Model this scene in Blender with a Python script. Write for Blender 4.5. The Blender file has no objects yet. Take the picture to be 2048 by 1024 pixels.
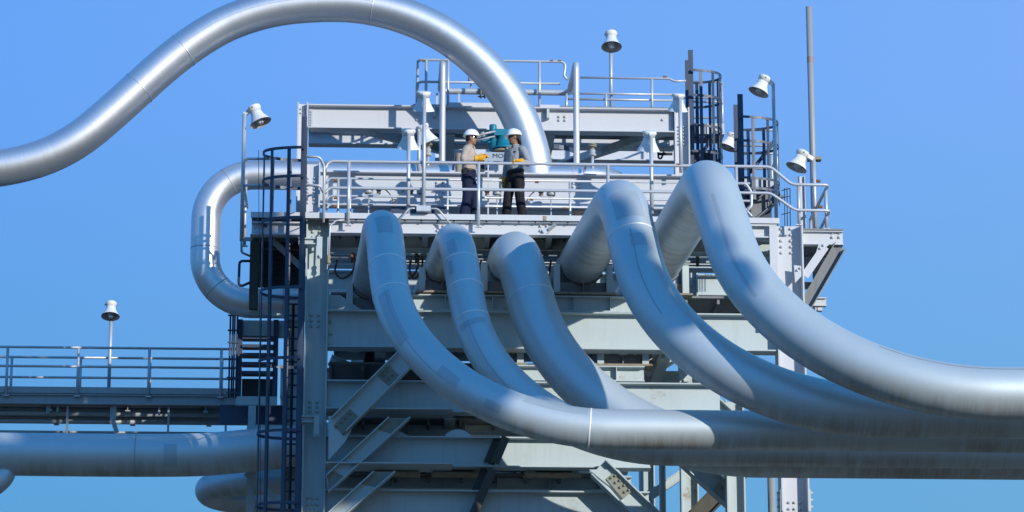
import bpy, math, random
from mathutils import Vector, Matrix
random.seed(7)
S = bpy.context.scene
COL = S.collection
PI = math.pi
V = Vector

# ------------------------------------------------------------------ camera
FPX = 6212.0
YAW = math.radians(2.5)
PIT = math.radians(15)
CAM = V((-55 * math.tan(YAW), -55.0, 1.7))
FW = V((math.sin(YAW) * math.cos(PIT), math.cos(YAW) * math.cos(PIT), math.sin(PIT)))
RT = V((math.cos(YAW), -math.sin(YAW), 0))
UP = RT.cross(FW)


def P(px, py, Y):
    """survey helper: the point on the vertical plane y=Y seen at photo pixel (px, py)"""
    r = FW + RT * ((px - 1024) / FPX) - UP * ((py - 512) / FPX)
    return CAM + r * ((Y - CAM.y) / r.y)


def PZ(px, py, z):
    r = FW + RT * ((px - 1024) / FPX) - UP * ((py - 512) / FPX)
    return CAM + r * ((z - CAM.z) / r.z)


def ZZ(py, Y, px=1024):
    return P(px, py, Y).z


def XX(px, py, Y):
    return P(px, py, Y).x


cd = bpy.data.cameras.new('Camera')
cd.sensor_width = 36
cd.lens = 36 * FPX / 2048
cd.clip_start = 0.5
cd.clip_end = 5000
co = bpy.data.objects.new('Camera', cd)
co.location = CAM
co.rotation_euler = (PI / 2 + PIT, 0, -YAW)
COL.objects.link(co)
S.camera = co

# ------------------------------------------------------------------ light
SUN_AZ = math.radians(37)   # to the right of the line from the tower to the camera
SUN_EL = math.radians(15)
sd = V((math.sin(SUN_AZ) * math.cos(SUN_EL), -math.cos(SUN_AZ) * math.cos(SUN_EL), math.sin(SUN_EL)))
W = bpy.data.worlds.new('World')
S.world = W
W.use_nodes = True
nt = W.node_tree
bg = nt.nodes['Background']
sky = nt.nodes.new('ShaderNodeTexSky')
sky.sky_type = 'NISHITA'
sky.sun_disc = False
sky.sun_elevation = SUN_EL
sky.sun_rotation = math.atan2(sd.x, sd.y)
sky.air_density = 1.0
sky.dust_density = 0.0
sky.ozone_density = 2.0
hs = nt.nodes.new('ShaderNodeHueSaturation')
hs.inputs['Saturation'].default_value = 1.2
hs.inputs['Value'].default_value = 2.4
mx = nt.nodes.new('ShaderNodeMix')
mx.data_type = 'RGBA'
mx.blend_type = 'MULTIPLY'
mx.inputs['Factor'].default_value = 1.0
mx.inputs[7].default_value = (0.95, 1.0, 1.15, 1)
nt.links.new(sky.outputs[0], hs.inputs['Color'])
nt.links.new(hs.outputs[0], mx.inputs[6])
# a clear evening-blue sky without the milky horizon band: cap the glow, then ease it off towards the horizon
cap = nt.nodes.new('ShaderNodeMix')
cap.data_type = 'RGBA'
cap.blend_type = 'DARKEN'
cap.inputs['Factor'].default_value = 1.0
cap.inputs[7].default_value = (0.152 / 0.13, 0.385 / 0.13, 0.93 / 0.13, 1)
nt.links.new(mx.outputs[2], cap.inputs[6])
tc = nt.nodes.new('ShaderNodeTexCoord')
sx = nt.nodes.new('ShaderNodeSeparateXYZ')
nt.links.new(tc.outputs['Generated'], sx.inputs[0])
fall = nt.nodes.new('ShaderNodeValToRGB')
cr = fall.color_ramp
cr.elements[0].position = 0.0
cr.elements[0].color = (0.42, 0.80, 0.66, 1)
cr.elements[1].position = 1.0
cr.elements[1].color = (0.35, 0.92, 1.0, 1)
for pos, col in ((0.17, (0.75, 0.97, 0.75, 1)), (0.31, (0.99, 1, 1, 1)), (0.37, (0.99, 1, 1, 1)), (0.55, (0.45, 0.96, 1.0, 1))):
    e_ = cr.elements.new(pos)
    e_.color = col
nt.links.new(sx.outputs[2], fall.inputs[0])
fin = nt.nodes.new('ShaderNodeMix')
fin.data_type = 'RGBA'
fin.blend_type = 'MULTIPLY'
fin.inputs['Factor'].default_value = 1.0
nt.links.new(cap.outputs[2], fin.inputs[6])
nt.links.new(fall.outputs[0], fin.inputs[7])
side = nt.nodes.new('ShaderNodeMapRange')      # slightly hazier towards the right
side.inputs[1].default_value = -0.2
side.inputs[2].default_value = 0.25
nt.links.new(sx.outputs[0], side.inputs[0])
hz_ = nt.nodes.new('ShaderNodeMix')
hz_.data_type = 'RGBA'
hz_.inputs[6].default_value = (0.86, 0.95, 0.99, 1)
hz_.inputs[7].default_value = (1.32, 1.12, 1.01, 1)
nt.links.new(side.outputs[0], hz_.inputs['Factor'])
f2_ = nt.nodes.new('ShaderNodeMix')
f2_.data_type = 'RGBA'
f2_.blend_type = 'MULTIPLY'
f2_.inputs['Factor'].default_value = 1.0
nt.links.new(fin.outputs[2], f2_.inputs[6])
nt.links.new(hz_.outputs[2], f2_.inputs[7])
nt.links.new(f2_.outputs[2], bg.inputs[0])
bg.inputs[1].default_value = 0.13
sl = bpy.data.lights.new('Sun', 'SUN')
sl.energy = 4.1
sl.angle = math.radians(0.5)
sl.color = (1.0, 0.965, 0.89)
so = bpy.data.objects.new('Sun', sl)
so.rotation_euler = (-sd).to_track_quat('-Z', 'Y').to_euler()
so.location = (30, -40, 60)
COL.objects.link(so)
S.view_settings.view_transform = 'Standard'
S.view_settings.look = 'None'
S.view_settings.exposure = 0.0
S.view_settings.gamma = 1.0


# ------------------------------------------------------------------ materials
def nmat(name):
    m = bpy.data.materials.new(name)
    m.use_nodes = True
    n = m.node_tree
    b = n.nodes['Principled BSDF']
    return m, n, b


def N(n, t, **kw):
    x = n.nodes.new(t)
    for k, v in kw.items():
        setattr(x, k, v)
    return x


def mixc(n, fac, a, b, blend='MIX'):
    m = N(n, 'ShaderNodeMix', data_type='RGBA', blend_type=blend)
    for sock, v in ((0, fac), (6, a), (7, b)):
        if isinstance(v, (int, float)):
            m.inputs[sock].default_value = v
        elif isinstance(v, (tuple, list)):
            m.inputs[sock].default_value = (*v, 1)
        else:
            n.links.new(v, m.inputs[sock])
    return m.outputs[2]


def ramp(n, src, lo, hi, a=0.0, b=1.0):
    r = N(n, 'ShaderNodeMapRange')
    r.inputs[1].default_value = lo
    r.inputs[2].default_value = hi
    r.inputs[3].default_value = a
    r.inputs[4].default_value = b
    n.links.new(src, r.inputs[0])
    return r.outputs[0]


def noise(n, vec, scale, detail=3, rough=0.55):
    t = N(n, 'ShaderNodeTexNoise')
    t.inputs['Scale'].default_value = scale
    t.inputs['Detail'].default_value = detail
    t.inputs['Roughness'].default_value = rough
    n.links.new(vec, t.inputs['Vector'])
    return t.outputs['Fac']


def mapping(n, vec, sc):
    m = N(n, 'ShaderNodeMapping')
    m.inputs['Scale'].default_value = sc
    n.links.new(vec, m.inputs['Vector'])
    return m.outputs[0]


def mul(n, a, b):
    m = N(n, 'ShaderNodeMath', operation='MULTIPLY')
    for i, v in enumerate((a, b)):
        if isinstance(v, (int, float)):
            m.inputs[i].default_value = v
        else:
            n.links.new(v, m.inputs[i])
    return m.outputs[0]


def painted(name, base, rough=0.5, metal=0.0, rust=0.5, dirt=0.35, rscale=1.3, thr=0.70):
    """painted or galvanised steel with dirt streaks running down and small rust spots"""
    m, n, b = nmat(name)
    geo = N(n, 'ShaderNodeNewGeometry').outputs['Position']
    big = noise(n, geo, 1.1, 4)
    streak = noise(n, mapping(n, geo, (5, 5, 0.5)), 2.0, 4)
    fine = noise(n, geo, 26, 2)
    c = mixc(n, ramp(n, big, 0.35, 0.75, 0, dirt), base, tuple(x * k for x, k in zip(base, (0.74, 0.72, 0.68))))
    c = mixc(n, ramp(n, streak, 0.52, 0.8, 0, dirt * 0.9), c, tuple(x * k for x, k in zip(base, (0.62, 0.60, 0.55))))
    c = mixc(n, ramp(n, fine, 0.3, 0.7, 0, 0.16), c, tuple(x * 0.8 for x in base))
    r1 = noise(n, geo, rscale, 5, 0.7)
    r2 = ramp(n, noise(n, geo, 9, 4, 0.7), 0.45, 0.65, 0, 1)
    rm = mul(n, mul(n, ramp(n, r1, thr, thr + 0.07, 0, 1), r2), rust)
    c = mixc(n, rm, c, (0.22, 0.085, 0.025))
    n.links.new(c, b.inputs['Base Color'])
    b.inputs['Metallic'].default_value = metal
    n.links.new(ramp(n, streak, 0.3, 0.8, rough - 0.06, rough + 0.14), b.inputs['Roughness'])
    bp = N(n, 'ShaderNodeBump')
    bp.inputs['Strength'].default_value = 0.06
    bp.inputs['Distance'].default_value = 0.01
    n.links.new(fine, bp.inputs['Height'])
    n.links.new(bp.outputs[0], b.inputs['Normal'])
    return m


def cladding(name, base, rough, metal, streakamt=0.3, drip=0.35, grain=0.05, aniso=0.0):
    """rolled sheet jacket: UV u runs along the pipe in metres, v round it in metres"""
    m, n, b = nmat(name)
    uv = N(n, 'ShaderNodeUVMap').outputs[0]
    geo = N(n, 'ShaderNodeNewGeometry')
    st = noise(n, mapping(n, uv, (22, 0.7, 1)), 1.0, 4, 0.6)
    st2 = noise(n, mapping(n, uv, (60, 1.2, 1)), 1.0, 2, 0.5)
    patch = noise(n, mapping(n, uv, (0.8, 0.6, 1)), 1.0, 3, 0.5)
    grit = noise(n, geo.outputs['Position'], 55, 2, 0.6)
    c = mixc(n, ramp(n, st, 0.35, 0.75, 0, streakamt), base, tuple(x * 0.62 for x in base))
    c = mixc(n, ramp(n, patch, 0.4, 0.7, 0, 0.22), c, tuple(x * k for x, k in zip(base, (0.72, 0.76, 0.8))))
    c = mixc(n, ramp(n, grit, 0.3, 0.7, 0, 0.22), c, tuple(x * 0.72 for x in base))
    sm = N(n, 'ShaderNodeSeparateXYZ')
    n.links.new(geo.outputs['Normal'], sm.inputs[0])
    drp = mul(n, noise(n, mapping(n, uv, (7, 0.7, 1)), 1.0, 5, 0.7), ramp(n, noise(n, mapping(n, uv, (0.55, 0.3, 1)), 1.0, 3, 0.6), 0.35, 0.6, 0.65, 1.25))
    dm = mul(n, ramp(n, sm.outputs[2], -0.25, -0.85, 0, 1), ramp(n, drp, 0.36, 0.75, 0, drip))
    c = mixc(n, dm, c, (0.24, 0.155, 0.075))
    n.links.new(c, b.inputs['Base Color'])
    b.inputs['Metallic'].default_value = metal
    n.links.new(ramp(n, st, 0.3, 0.75, rough - 0.02, rough + 0.04), b.inputs['Roughness'])
    b.inputs['Anisotropic'].default_value = aniso
    bp = N(n, 'ShaderNodeBump')
    bp.inputs['Strength'].default_value = grain
    bp.inputs['Distance'].default_value = 0.02
    n.links.new(st2, bp.inputs['Height'])
    n.links.new(bp.outputs[0], b.inputs['Normal'])
    return m


def plain(name, base, rough=0.5, metal=0.0, vary=0.25, scale=14, bump=0.0):
    m, n, b = nmat(name)
    geo = N(n, 'ShaderNodeTexCoord').outputs['Object']
    f = noise(n, geo, scale, 3)
    c = mixc(n, ramp(n, f, 0.3, 0.7, 0, vary), base, tuple(x * 0.6 for x in base))
    n.links.new(c, b.inputs['Base Color'])
    b.inputs['Roughness'].default_value = rough
    b.inputs['Metallic'].default_value = metal
    if bump:
        bp = N(n, 'ShaderNodeBump')
        bp.inputs['Strength'].default_value = bump
        bp.inputs['Distance'].default_value = 0.01
        n.links.new(f, bp.inputs['Height'])
        n.links.new(bp.outputs[0], b.inputs['Normal'])
    return m


M = {}
M['white'] = painted('white steel paint', (0.56, 0.57, 0.60), 0.5, 0, 0.5, 0.12)
M['tower'] = painted('tower steel paint', (0.47, 0.54, 0.545), 0.5, 0, 0.9, 0.34, 1.1, 0.62)
M['rail'] = painted('galvanised rail', (0.56, 0.58, 0.62), 0.42, 0.35, 1.0, 0.3, 1.7, 0.67)
M['dark'] = painted('dark ladder steel', (0.040, 0.060, 0.105), 0.5, 0.0, 0.3, 0.3)
M['grate'] = painted('deck grating', (0.20, 0.21, 0.22), 0.6, 0.2, 0.6, 0.4)
M['rusty'] = painted('rusty steel', (0.30, 0.26, 0.19), 0.7, 0.0, 0.9, 0.5, 3.5, 0.5)
M['cleat'] = painted('stained cleat steel', (0.26, 0.27, 0.22), 0.65, 0.0, 0.9, 0.6, 4.0, 0.55)
M['oxide'] = plain('orange rust', (0.24, 0.11, 0.045), 0.8, 0, 0.5, 30)
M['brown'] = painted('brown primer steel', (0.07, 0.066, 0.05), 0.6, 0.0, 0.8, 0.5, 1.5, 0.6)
M['alu'] = cladding('bright jacket sheet', (0.74, 0.75, 0.78), 0.44, 0.90, 0.07, 0.0, 0.015, 0.2)
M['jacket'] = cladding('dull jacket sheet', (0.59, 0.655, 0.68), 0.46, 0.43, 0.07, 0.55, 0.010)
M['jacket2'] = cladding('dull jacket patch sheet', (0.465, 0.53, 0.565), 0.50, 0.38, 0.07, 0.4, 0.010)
M['seam'] = plain('seam band metal', (0.86, 0.87, 0.88), 0.4, 0.1, 0.1)
M['seamd'] = plain('dark lap seam', (0.40, 0.41, 0.44), 0.5, 0.4, 0.2)
M['lamp'] = painted('lamp shade enamel', (0.76, 0.75, 0.73), 0.45, 0.0, 0.9, 0.2, 5, 0.66)
M['lampin'] = plain('lamp reflector', (0.52, 0.45, 0.40), 0.5, 0.2, 0.4)
M['glass'] = plain('lamp glass', (0.75, 0.75, 0.72), 0.12, 0.0, 0.2)
M['teal'] = painted('teal actuator paint', (0.008, 0.19, 0.29), 0.4, 0.0, 0.15, 0.3)
M['grey'] = plain('grey enamel', (0.42, 0.43, 0.43), 0.5, 0.1)
M['black'] = plain('black rubber', (0.02, 0.02, 0.022), 0.6)
M['hose'] = plain('brown hose', (0.16, 0.09, 0.05), 0.55)
M['sign'] = plain('pale sign plate', (0.36, 0.42, 0.48), 0.4, 0.0, 0.15)
M['ink'] = plain('dark blue lettering', (0.01, 0.018, 0.05), 0.5)
M['pole'] = painted('grey pole paint', (0.34, 0.36, 0.37), 0.5, 0.1, 0.4, 0.3)
M['redband'] = plain('faded red band', (0.34, 0.22, 0.23), 0.6)
M['skin'] = plain('skin', (0.30, 0.14, 0.085), 0.5, 0, 0.2, 20)
M['beige'] = plain('beige work shirt', (0.46, 0.38, 0.33), 0.85, 0, 0.25, 30, 0.3)
M['greyshirt'] = plain('grey work shirt', (0.33, 0.34, 0.345), 0.85, 0, 0.25, 30, 0.3)
M['navy'] = plain('navy trousers', (0.002, 0.007, 0.040), 0.85, 0, 0.4, 18, 0.3)
M['blacktr'] = plain('black trousers', (0.005, 0.005, 0.009), 0.85, 0, 0.4, 18, 0.3)
M['glove'] = plain('yellow leather glove', (0.75, 0.36, 0.015), 0.7, 0, 0.3, 25, 0.3)
M['helmet'] = plain('white hard hat', (0.86, 0.86, 0.85), 0.3, 0, 0.05)
M['hair'] = plain('black hair', (0.012, 0.009, 0.008), 0.6)
M['boot'] = plain('brown boot leather', (0.05, 0.03, 0.02), 0.6)
M['lens'] = plain('dark glasses', (0.008, 0.008, 0.01), 0.12)


# ------------------------------------------------------------------ mesh builder
def frames(pts, hint=None):
    """tangents + rotation-minimising normals along a polyline"""
    n = len(pts)
    T = []
    for i in range(n):
        a = pts[max(0, i - 1)]
        b = pts[min(n - 1, i + 1)]
        t = (b - a)
        T.append(t.normalized() if t.length > 1e-9 else V((0, 0, 1)))
    h = V(hint) if hint is not None else (V((0, 0, 1)) if abs(T[0].z) < 0.9 else V((0, -1, 0)))
    u = (h - T[0] * h.dot(T[0])).normalized()
    U = [u]
    for i in range(1, n):
        u = U[-1] - T[i] * U[-1].dot(T[i])
        u.normalize()
        U.append(u)
    return T, U


def fillet(pts, radii, step=0.10):
    """polyline with its corners rounded; radii has one entry per inner point"""
    out = [pts[0]]
    for i in range(1, len(pts) - 1):
        p, a, b = pts[i], pts[i - 1], pts[i + 1]
        d0 = (a - p).normalized()
        d1 = (b - p).normalized()
        ang = d0.angle(d1)
        turn = PI - ang
        r = radii[i - 1] if isinstance(radii, (list, tuple)) else radii
        if turn < 0.02 or r < 1e-4:
            out.append(p)
            continue
        tl = r * math.tan(turn / 2)
        s = p + d0 * tl
        bis = (d0 + d1).normalized()
        c = p + bis * (r / math.cos(turn / 2))
        k = max(3, int(abs(r * turn) / step))
        k = min(max(k, 4), 40)
        e0 = s - c
        ax = e0.cross((p + d1 * tl) - c).normalized()
        for j in range(k + 1):
            out.append(c + Matrix.Rotation(turn * j / k, 3, ax) @ e0)
    out.append(pts[-1])
    return out


def resample(pts, step):
    out = [pts[0]]
    for a, b in zip(pts, pts[1:]):
        L = (b - a).length
        k = max(1, int(round(L / step)))
        for j in range(1, k + 1):
            out.append(a.lerp(b, j / k))
    return out


def chaikin(pts, it=3):
    for _ in range(it):
        o = [pts[0]]
        for a, b in zip(pts, pts[1:]):
            o.append(a.lerp(b, 0.25))
            o.append(a.lerp(b, 0.75))
        o.append(pts[-1])
        pts = o
    return pts


class MB:
    def __init__(s):
        s.v = []
        s.f = []
        s.sm = []
        s.uv = {}

    def face(s, ids, smooth=False, uvs=None):
        if uvs:
            s.uv[len(s.f)] = uvs
        s.f.append(tuple(ids))
        s.sm.append(smooth)

    def obox(s, c, ex, ey, ez):
        """oriented box: centre and three half-extent vectors"""
        b = len(s.v)
        for sx, sy, sz in ((-1, -1, -1), (1, -1, -1), (1, 1, -1), (-1, 1, -1), (-1, -1, 1), (1, -1, 1), (1, 1, 1), (-1, 1, 1)):
            s.v.append(c + ex * sx + ey * sy + ez * sz)
        for q in ((0, 3, 2, 1), (4, 5, 6, 7), (0, 1, 5, 4), (1, 2, 6, 5), (2, 3, 7, 6), (3, 0, 4, 7)):
            s.face([b + i for i in q])
        return s

    def box(s, x0, x1, y0, y1, z0, z1):
        return s.obox(V(((x0 + x1) / 2, (y0 + y1) / 2, (z0 + z1) / 2)), V(((x1 - x0) / 2, 0, 0)), V((0, (y1 - y0) / 2, 0)), V((0, 0, (z1 - z0) / 2)))

    def tube(s, pts, r, seg=10, cap=True, hint=None, uv=True):
        pts = [V(p) for p in pts]
        T, U = frames(pts, hint)
        b = len(s.v)
        L = 0
        Ls = []
        for i, p in enumerate(pts):
            if i:
                L += (p - pts[i - 1]).length
            Ls.append(L)
            w = T[i].cross(U[i])
            rr = r[i] if isinstance(r, (list, tuple)) else r
            for k in range(seg):
                a = 2 * PI * k / seg
                s.v.append(p + (U[i] * math.cos(a) + w * math.sin(a)) * rr)
        r0 = r[0] if isinstance(r, (list, tuple)) else r
        for i in range(len(pts) - 1):
            for k in range(seg):
                k2 = (k + 1) % seg
                v0, v1 = k / seg * 2 * PI * r0, (k + 1) / seg * 2 * PI * r0
                s.face((b + i * seg + k, b + i * seg + k2, b + (i + 1) * seg + k2, b + (i + 1) * seg + k), True,
                       ((Ls[i], v0), (Ls[i], v1), (Ls[i + 1], v1), (Ls[i + 1], v0)) if uv else None)
        if cap:
            s.face([b + k for k in reversed(range(seg))])
            e = b + (len(pts) - 1) * seg
            s.face([e + k for k in range(seg)])
        return s

    def bar(s, p0, p1, w, h, up=(0, 0, 1)):
        """rectangular bar between two points; h along up, w across"""
        p0, p1, up = V(p0), V(p1), V(up)
        d = (p1 - p0)
        L = d.length
        d = d / L
        up = (up - d * up.dot(d)).normalized()
        side = d.cross(up)
        return s.obox((p0 + p1) / 2, d * (L / 2), side * (w / 2), up * (h / 2))

    def ibeam(s, p0, p1, h, w, up=(0, 0, 1), tf=0.022, tw=0.014):
        """I section: web plane spanned by the axis and up, flanges at +-h/2 along up, flange width w"""
        p0, p1, up = V(p0), V(p1), V(up)
        d = (p1 - p0).normalized()
        up = (up - d * up.dot(d)).normalized()
        s.bar(p0, p1, tw, h - 2 * tf, up)
        for k in (-1, 1):
            o = up * (k * (h / 2 - tf / 2))
            s.bar(p0 + o, p1 + o, w, tf, up)
        return s

    def strip(s, pts, h, t, up=(0, 0, 1)):
        """flat bar swept along pts, tall along up, thin across"""
        pts = [V(p) for p in pts]
        up = V(up)
        n = len(pts)
        b = len(s.v)
        for i, p in enumerate(pts):
            d = (pts[min(n - 1, i + 1)] - pts[max(0, i - 1)]).normalized()
            sd_ = d.cross(up).normalized()
            for a, c in ((-1, -1), (1, -1), (1, 1), (-1, 1)):
                s.v.append(p + sd_ * (a * t / 2) + up * (c * h / 2))
        for i in range(n - 1):
            for k in range(4):
                k2 = (k + 1) % 4
                s.face((b + i * 4 + k, b + i * 4 + k2, b + (i + 1) * 4 + k2, b + (i + 1) * 4 + k))
        s.face((b + 3, b + 2, b + 1, b))
        e = b + (n - 1) * 4
        s.face((e, e + 1, e + 2, e + 3))
        return s

    def lathe(s, prof, org, axis=(0, 0, 1), seg=20, cap0=True, cap1=True):
        """prof: (radius, distance along axis) from org"""
        axis = V(axis).normalized()
        h = V((1, 0, 0)) if abs(axis.x) < 0.9 else V((0, 1, 0))
        u = (h - axis * h.dot(axis)).normalized()
        w = axis.cross(u)
        b = len(s.v)
        org = V(org)
        for r, d in prof:
            for k in range(seg):
                a = 2 * PI * k / seg
                s.v.append(org + axis * d + (u * math.cos(a) + w * math.sin(a)) * r)
        for i in range(len(prof) - 1):
            for k in range(seg):
                k2 = (k + 1) % seg
                s.face((b + i * seg + k, b + i * seg + k2, b + (i + 1) * seg + k2, b + (i + 1) * seg + k), True)
        if cap0:
            s.face([b + k for k in reversed(range(seg))])
        if cap1:
            e = b + (len(prof) - 1) * seg
            s.face([e + k for k in range(seg)])
        return s

    def bolt(s, p, n=(0, -1, 0), r=0.026, l=0.028):
        return s.lathe(((r * 1.35, -0.002), (r * 1.35, 0.006), (r, 0.008), (r, l), (r * 0.55, l + 0.004), (r * 0.5, l + 0.012)), p, n, 6)

    def loft(s, rings, seg=14):
        """rings of (centre, side vector, other vector): closed elliptical sections"""
        b = len(s.v)
        for c, a, o in rings:
            for k in range(seg):
                t = 2 * PI * k / seg
                s.v.append(V(c) + V(a) * math.cos(t) + V(o) * math.sin(t))
        for i in range(len(rings) - 1):
            for k in range(seg):
                k2 = (k + 1) % seg
                s.face((b + i * seg + k, b + i * seg + k2, b + (i + 1) * seg + k2, b + (i + 1) * seg + k), True)
        s.face([b + k for k in reversed(range(seg))])
        e = b + (len(rings) - 1) * seg
        s.face([e + k for k in range(seg)])
        return s

    def ball(s, c, rx, ry=None, rz=None, seg=12, rot=None):
        ry = ry or rx
        rz = rz or rx
        R_ = rot or Matrix.Identity(3)
        rings = []
        n = 8
        for i in range(n + 1):
            th = PI * (i + 0.02) / (n + 0.04)
            q = math.sin(th)
            rings.append((V(c) + R_ @ V((0, 0, -math.cos(th) * rz)), R_ @ V((rx * q, 0, 0)), R_ @ V((0, ry * q, 0))))
        return s.loft(rings, seg)


def obj(name, mb, mat, parent=None):
    me = bpy.data.meshes.new(name)
    off = V(parent.matrix_world.translation) if parent else V((0, 0, 0))
    p = parent
    off = V((0, 0, 0))
    while p is not None:
        off += p.location
        p = p.parent
    me.from_pydata([v - off for v in mb.v], [], mb.f)
    me.polygons.foreach_set('use_smooth', mb.sm)
    if mb.uv:
        ul = me.uv_layers.new(name='UVMap')
        for pi, uvs in mb.uv.items():
            ls = me.polygons[pi].loop_start
            for j, q in enumerate(uvs):
                ul.data[ls + j].uv = q
    me.materials.append(M[mat])
    me.update()
    o = bpy.data.objects.new(name, me)
    COL.objects.link(o)
    if parent:
        o.parent = parent
    return o


def tag(o, label, cat, group=None):
    o['label'] = label
    o['category'] = cat
    if group:
        o['group'] = group
    return o


def thing(name, label, cat, loc, group=None):
    o = bpy.data.objects.new(name, None)
    o.empty_display_size = 0.2
    o.location = loc
    COL.objects.link(o)
    return tag(o, label, cat, group)


# ------------------------------------------------------------------ ground
def build_ground():
    m, n, b = nmat('sandy ground')
    geo = N(n, 'ShaderNodeNewGeometry').outputs['Position']
    f = noise(n, geo, 0.25, 6, 0.6)
    f2 = noise(n, geo, 6, 4, 0.6)
    c = mixc(n, ramp(n, f, 0.35, 0.7), (0.15, 0.13, 0.09), (0.10, 0.09, 0.065))
    c = mixc(n, ramp(n, f2, 0.4, 0.7, 0, 0.4), c, (0.07, 0.06, 0.05))
    n.links.new(c, b.inputs['Base Color'])
    b.inputs['Roughness'].default_value = 0.95
    M['ground'] = m
    mb = MB()
    mb.v = [V((-2500, -2500, 0)), V((2500, -2500, 0)), V((2500, 2500, 0)), V((-2500, 2500, 0))]
    mb.face((0, 1, 2, 3))
    o = obj('ground', mb, 'ground')
    o['kind'] = 'structure'


build_ground()

exec_parts = []


# ------------------------------------------------------------------ large pipes
def ring_band(path, r, s, w, mat, parent, name='seam_band', proud=0.007):
    """narrow raised band round the pipe at arc length s"""
    L = 0
    for a, b in zip(path, path[1:]):
        d = (b - a).length
        if L + d >= s:
            t = (b - a) / d
            c = a + t * (s - L)
            mb = MB()
            mb.tube([c - t * w / 2, c - t * w * 0.3, c + t * w * 0.3, c + t * w / 2], [r + 0.001, r + proud, r + proud, r + 0.001], 48, cap=False)
            return obj(name, mb, mat, parent)
        L += d


def shell_patch(path, r, s0, s1, a0, a1, mat, parent, name='cladding_patch', proud=0.0025):
    """lapped sheet patch on the jacket: arc lengths s0..s1, angles a0..a1 from the side facing the yard (-y)"""
    T, U = frames(path)
    Ls = [0]
    for a, b in zip(path, path[1:]):
        Ls.append(Ls[-1] + (b - a).length)
    ids = [i for i in range(len(path)) if s0 <= Ls[i] <= s1]
    if len(ids) < 2:
        return
    mb = MB()
    na = 20
    rr = r + proud
    for i in ids:
        t = T[i]
        f = V((0, -1, -0.25))
        f = (f - t * f.dot(t)).normalized()
        w = t.cross(f)
        for k in range(na + 1):
            a = a0 + (a1 - a0) * k / na
            mb.v.append(path[i] + (f * math.cos(a) + w * math.sin(a)) * rr)
    for q in range(len(ids) - 1):
        for k in range(na):
            i0 = q * (na + 1) + k
            u0, u1 = Ls[ids[q]], Ls[ids[q + 1]]
            v0, v1 = k * 0.05, (k + 1) * 0.05
            mb.face((i0, i0 + 1, i0 + na + 2, i0 + na + 1), True, ((u0, v0), (u0, v1), (u1, v1), (u1, v0)))
    o = obj(name, mb, mat, parent)
    return o


ZRUN = P(1800, 957, -2.7).z
ZSAD = P(1165, 563, 0.45).z


def expansion_loop(label, D, rear_px, crest, ycrest, corner_px, run_bottom, R2, seams, patches, seamlines=(), back=5.0, zsad=None):
    r = D / 2
    c = P(crest[0], crest[1], ycrest)
    c = V((c.x, c.y, c.z - r))
    zs = (ZSAD if zsad is None else zsad) + r
    q = PZ(rear_px, 520, zs)
    q = V((XX(rear_px, 530, 0.55), 0.55, zs))
    d = (q - c)
    d = d / d.y            # per metre back
    k1 = c - d * 0.28      # first corner: a little in front of the crest
    db = V((d.x, 1, 0))
    b0 = q + db * (back - q.y)
    zr = ZRUN + r
    e = PZ(1800, run_bottom, ZRUN)
    # second corner lies on the run line, under the limb
    yr = e.y
    k2 = V((XX(corner_px, 860, yr), yr, zr))
    e1 = V((XX(2048, 850, yr) + 4.5, yr, zr))
    path = resample(fillet([b0, q, k1, k2, e1], [3.0, 1.02, R2], 0.12), 0.14)
    zc = zs
    d = db
    mb = MB().tube(path, r, 56)
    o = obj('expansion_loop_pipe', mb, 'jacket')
    tag(o, label, 'pipe', 'big jacketed pipes looping over the tower edge')
    # arc length measured from the top of the crest
    L = 0
    s_c = 0
    best = -9
    for a, b in zip(path, path[1:]):
        L += (b - a).length
        if b.y < c.y - 0.15 and best < 0:
            best = 1
            s_c = L
    for s, w, m in seams:
        ring_band(path, r, s_c + s, w, m, o)
    for s0, s1, a0, a1 in patches:
        shell_patch(path, r, s_c + s0, s_c + s1, a0, a1, 'jacket2', o)
    for s0, s1, a in seamlines:
        shell_patch(path, r, s_c + s0, s_c + s1, a - 0.018, a + 0.018, 'seamd', o, 'lap_seam', 0.004)
    return o, path, d, zc


LOOPS = {}
LOOPS[1] = expansion_loop('narrow looping pipe farthest left, crest by the left railing, longest run across the tower', 0.66, 741, (764, 414), -2.3, 806, 903, 3.7,
                          ((1.05, 0.035, 'seam'), (1.75, 0.03, 'seam'), (6.5, 0.03, 'seam')),
                          ((0.10, 0.62, -0.5, 0.35), (1.8, 3.1, 0.05, 0.75), (3.7, 4.3, -0.3, 0.25), (4.7, 5.1, -0.1, 0.35), (5.3, 6.5, -1.5, -0.75)), ((1.78, 4.0, 0.25),), zsad=ZSAD - 0.33)
LOOPS[2] = expansion_loop('second looping pipe from the left, narrow with three bright weld rings', 0.635, 884, (908, 442), -1.5, 985, 935, 3.4,
                          ((0.55, 0.03, 'seam'), (1.15, 0.035, 'seam'), (1.85, 0.03, 'seam')),
                          ((0.2, 0.6, 0.1, 0.6), (0.65, 0.95, 0.5, 0.8), (1.9, 2.2, -0.8, 0.8), (4.0, 5.0, -0.7, 0.4)), ((1.9, 4.2, 0.2),))
LOOPS[3] = expansion_loop('wide looping pipe in the middle of the five, hanging deepest in shade', 0.85, 1021, (1032, 462), -0.85, 1150, 957, 3.9,
                          ((1.0, 0.02, 'seam'),), (), ())
LOOPS[4] = expansion_loop('wide looping pipe second from the right, with a thin white ring and a lap seam', 0.85, 1166, (1238, 356), -3.5, 1350, 875, 3.8,
                          ((1.0, 0.025, 'seam'),), ((0.15, 0.95, -0.65, 0.55), (1.1, 1.6, -0.45, 0.2)), ((1.05, 3.1, 0.1),))
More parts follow.
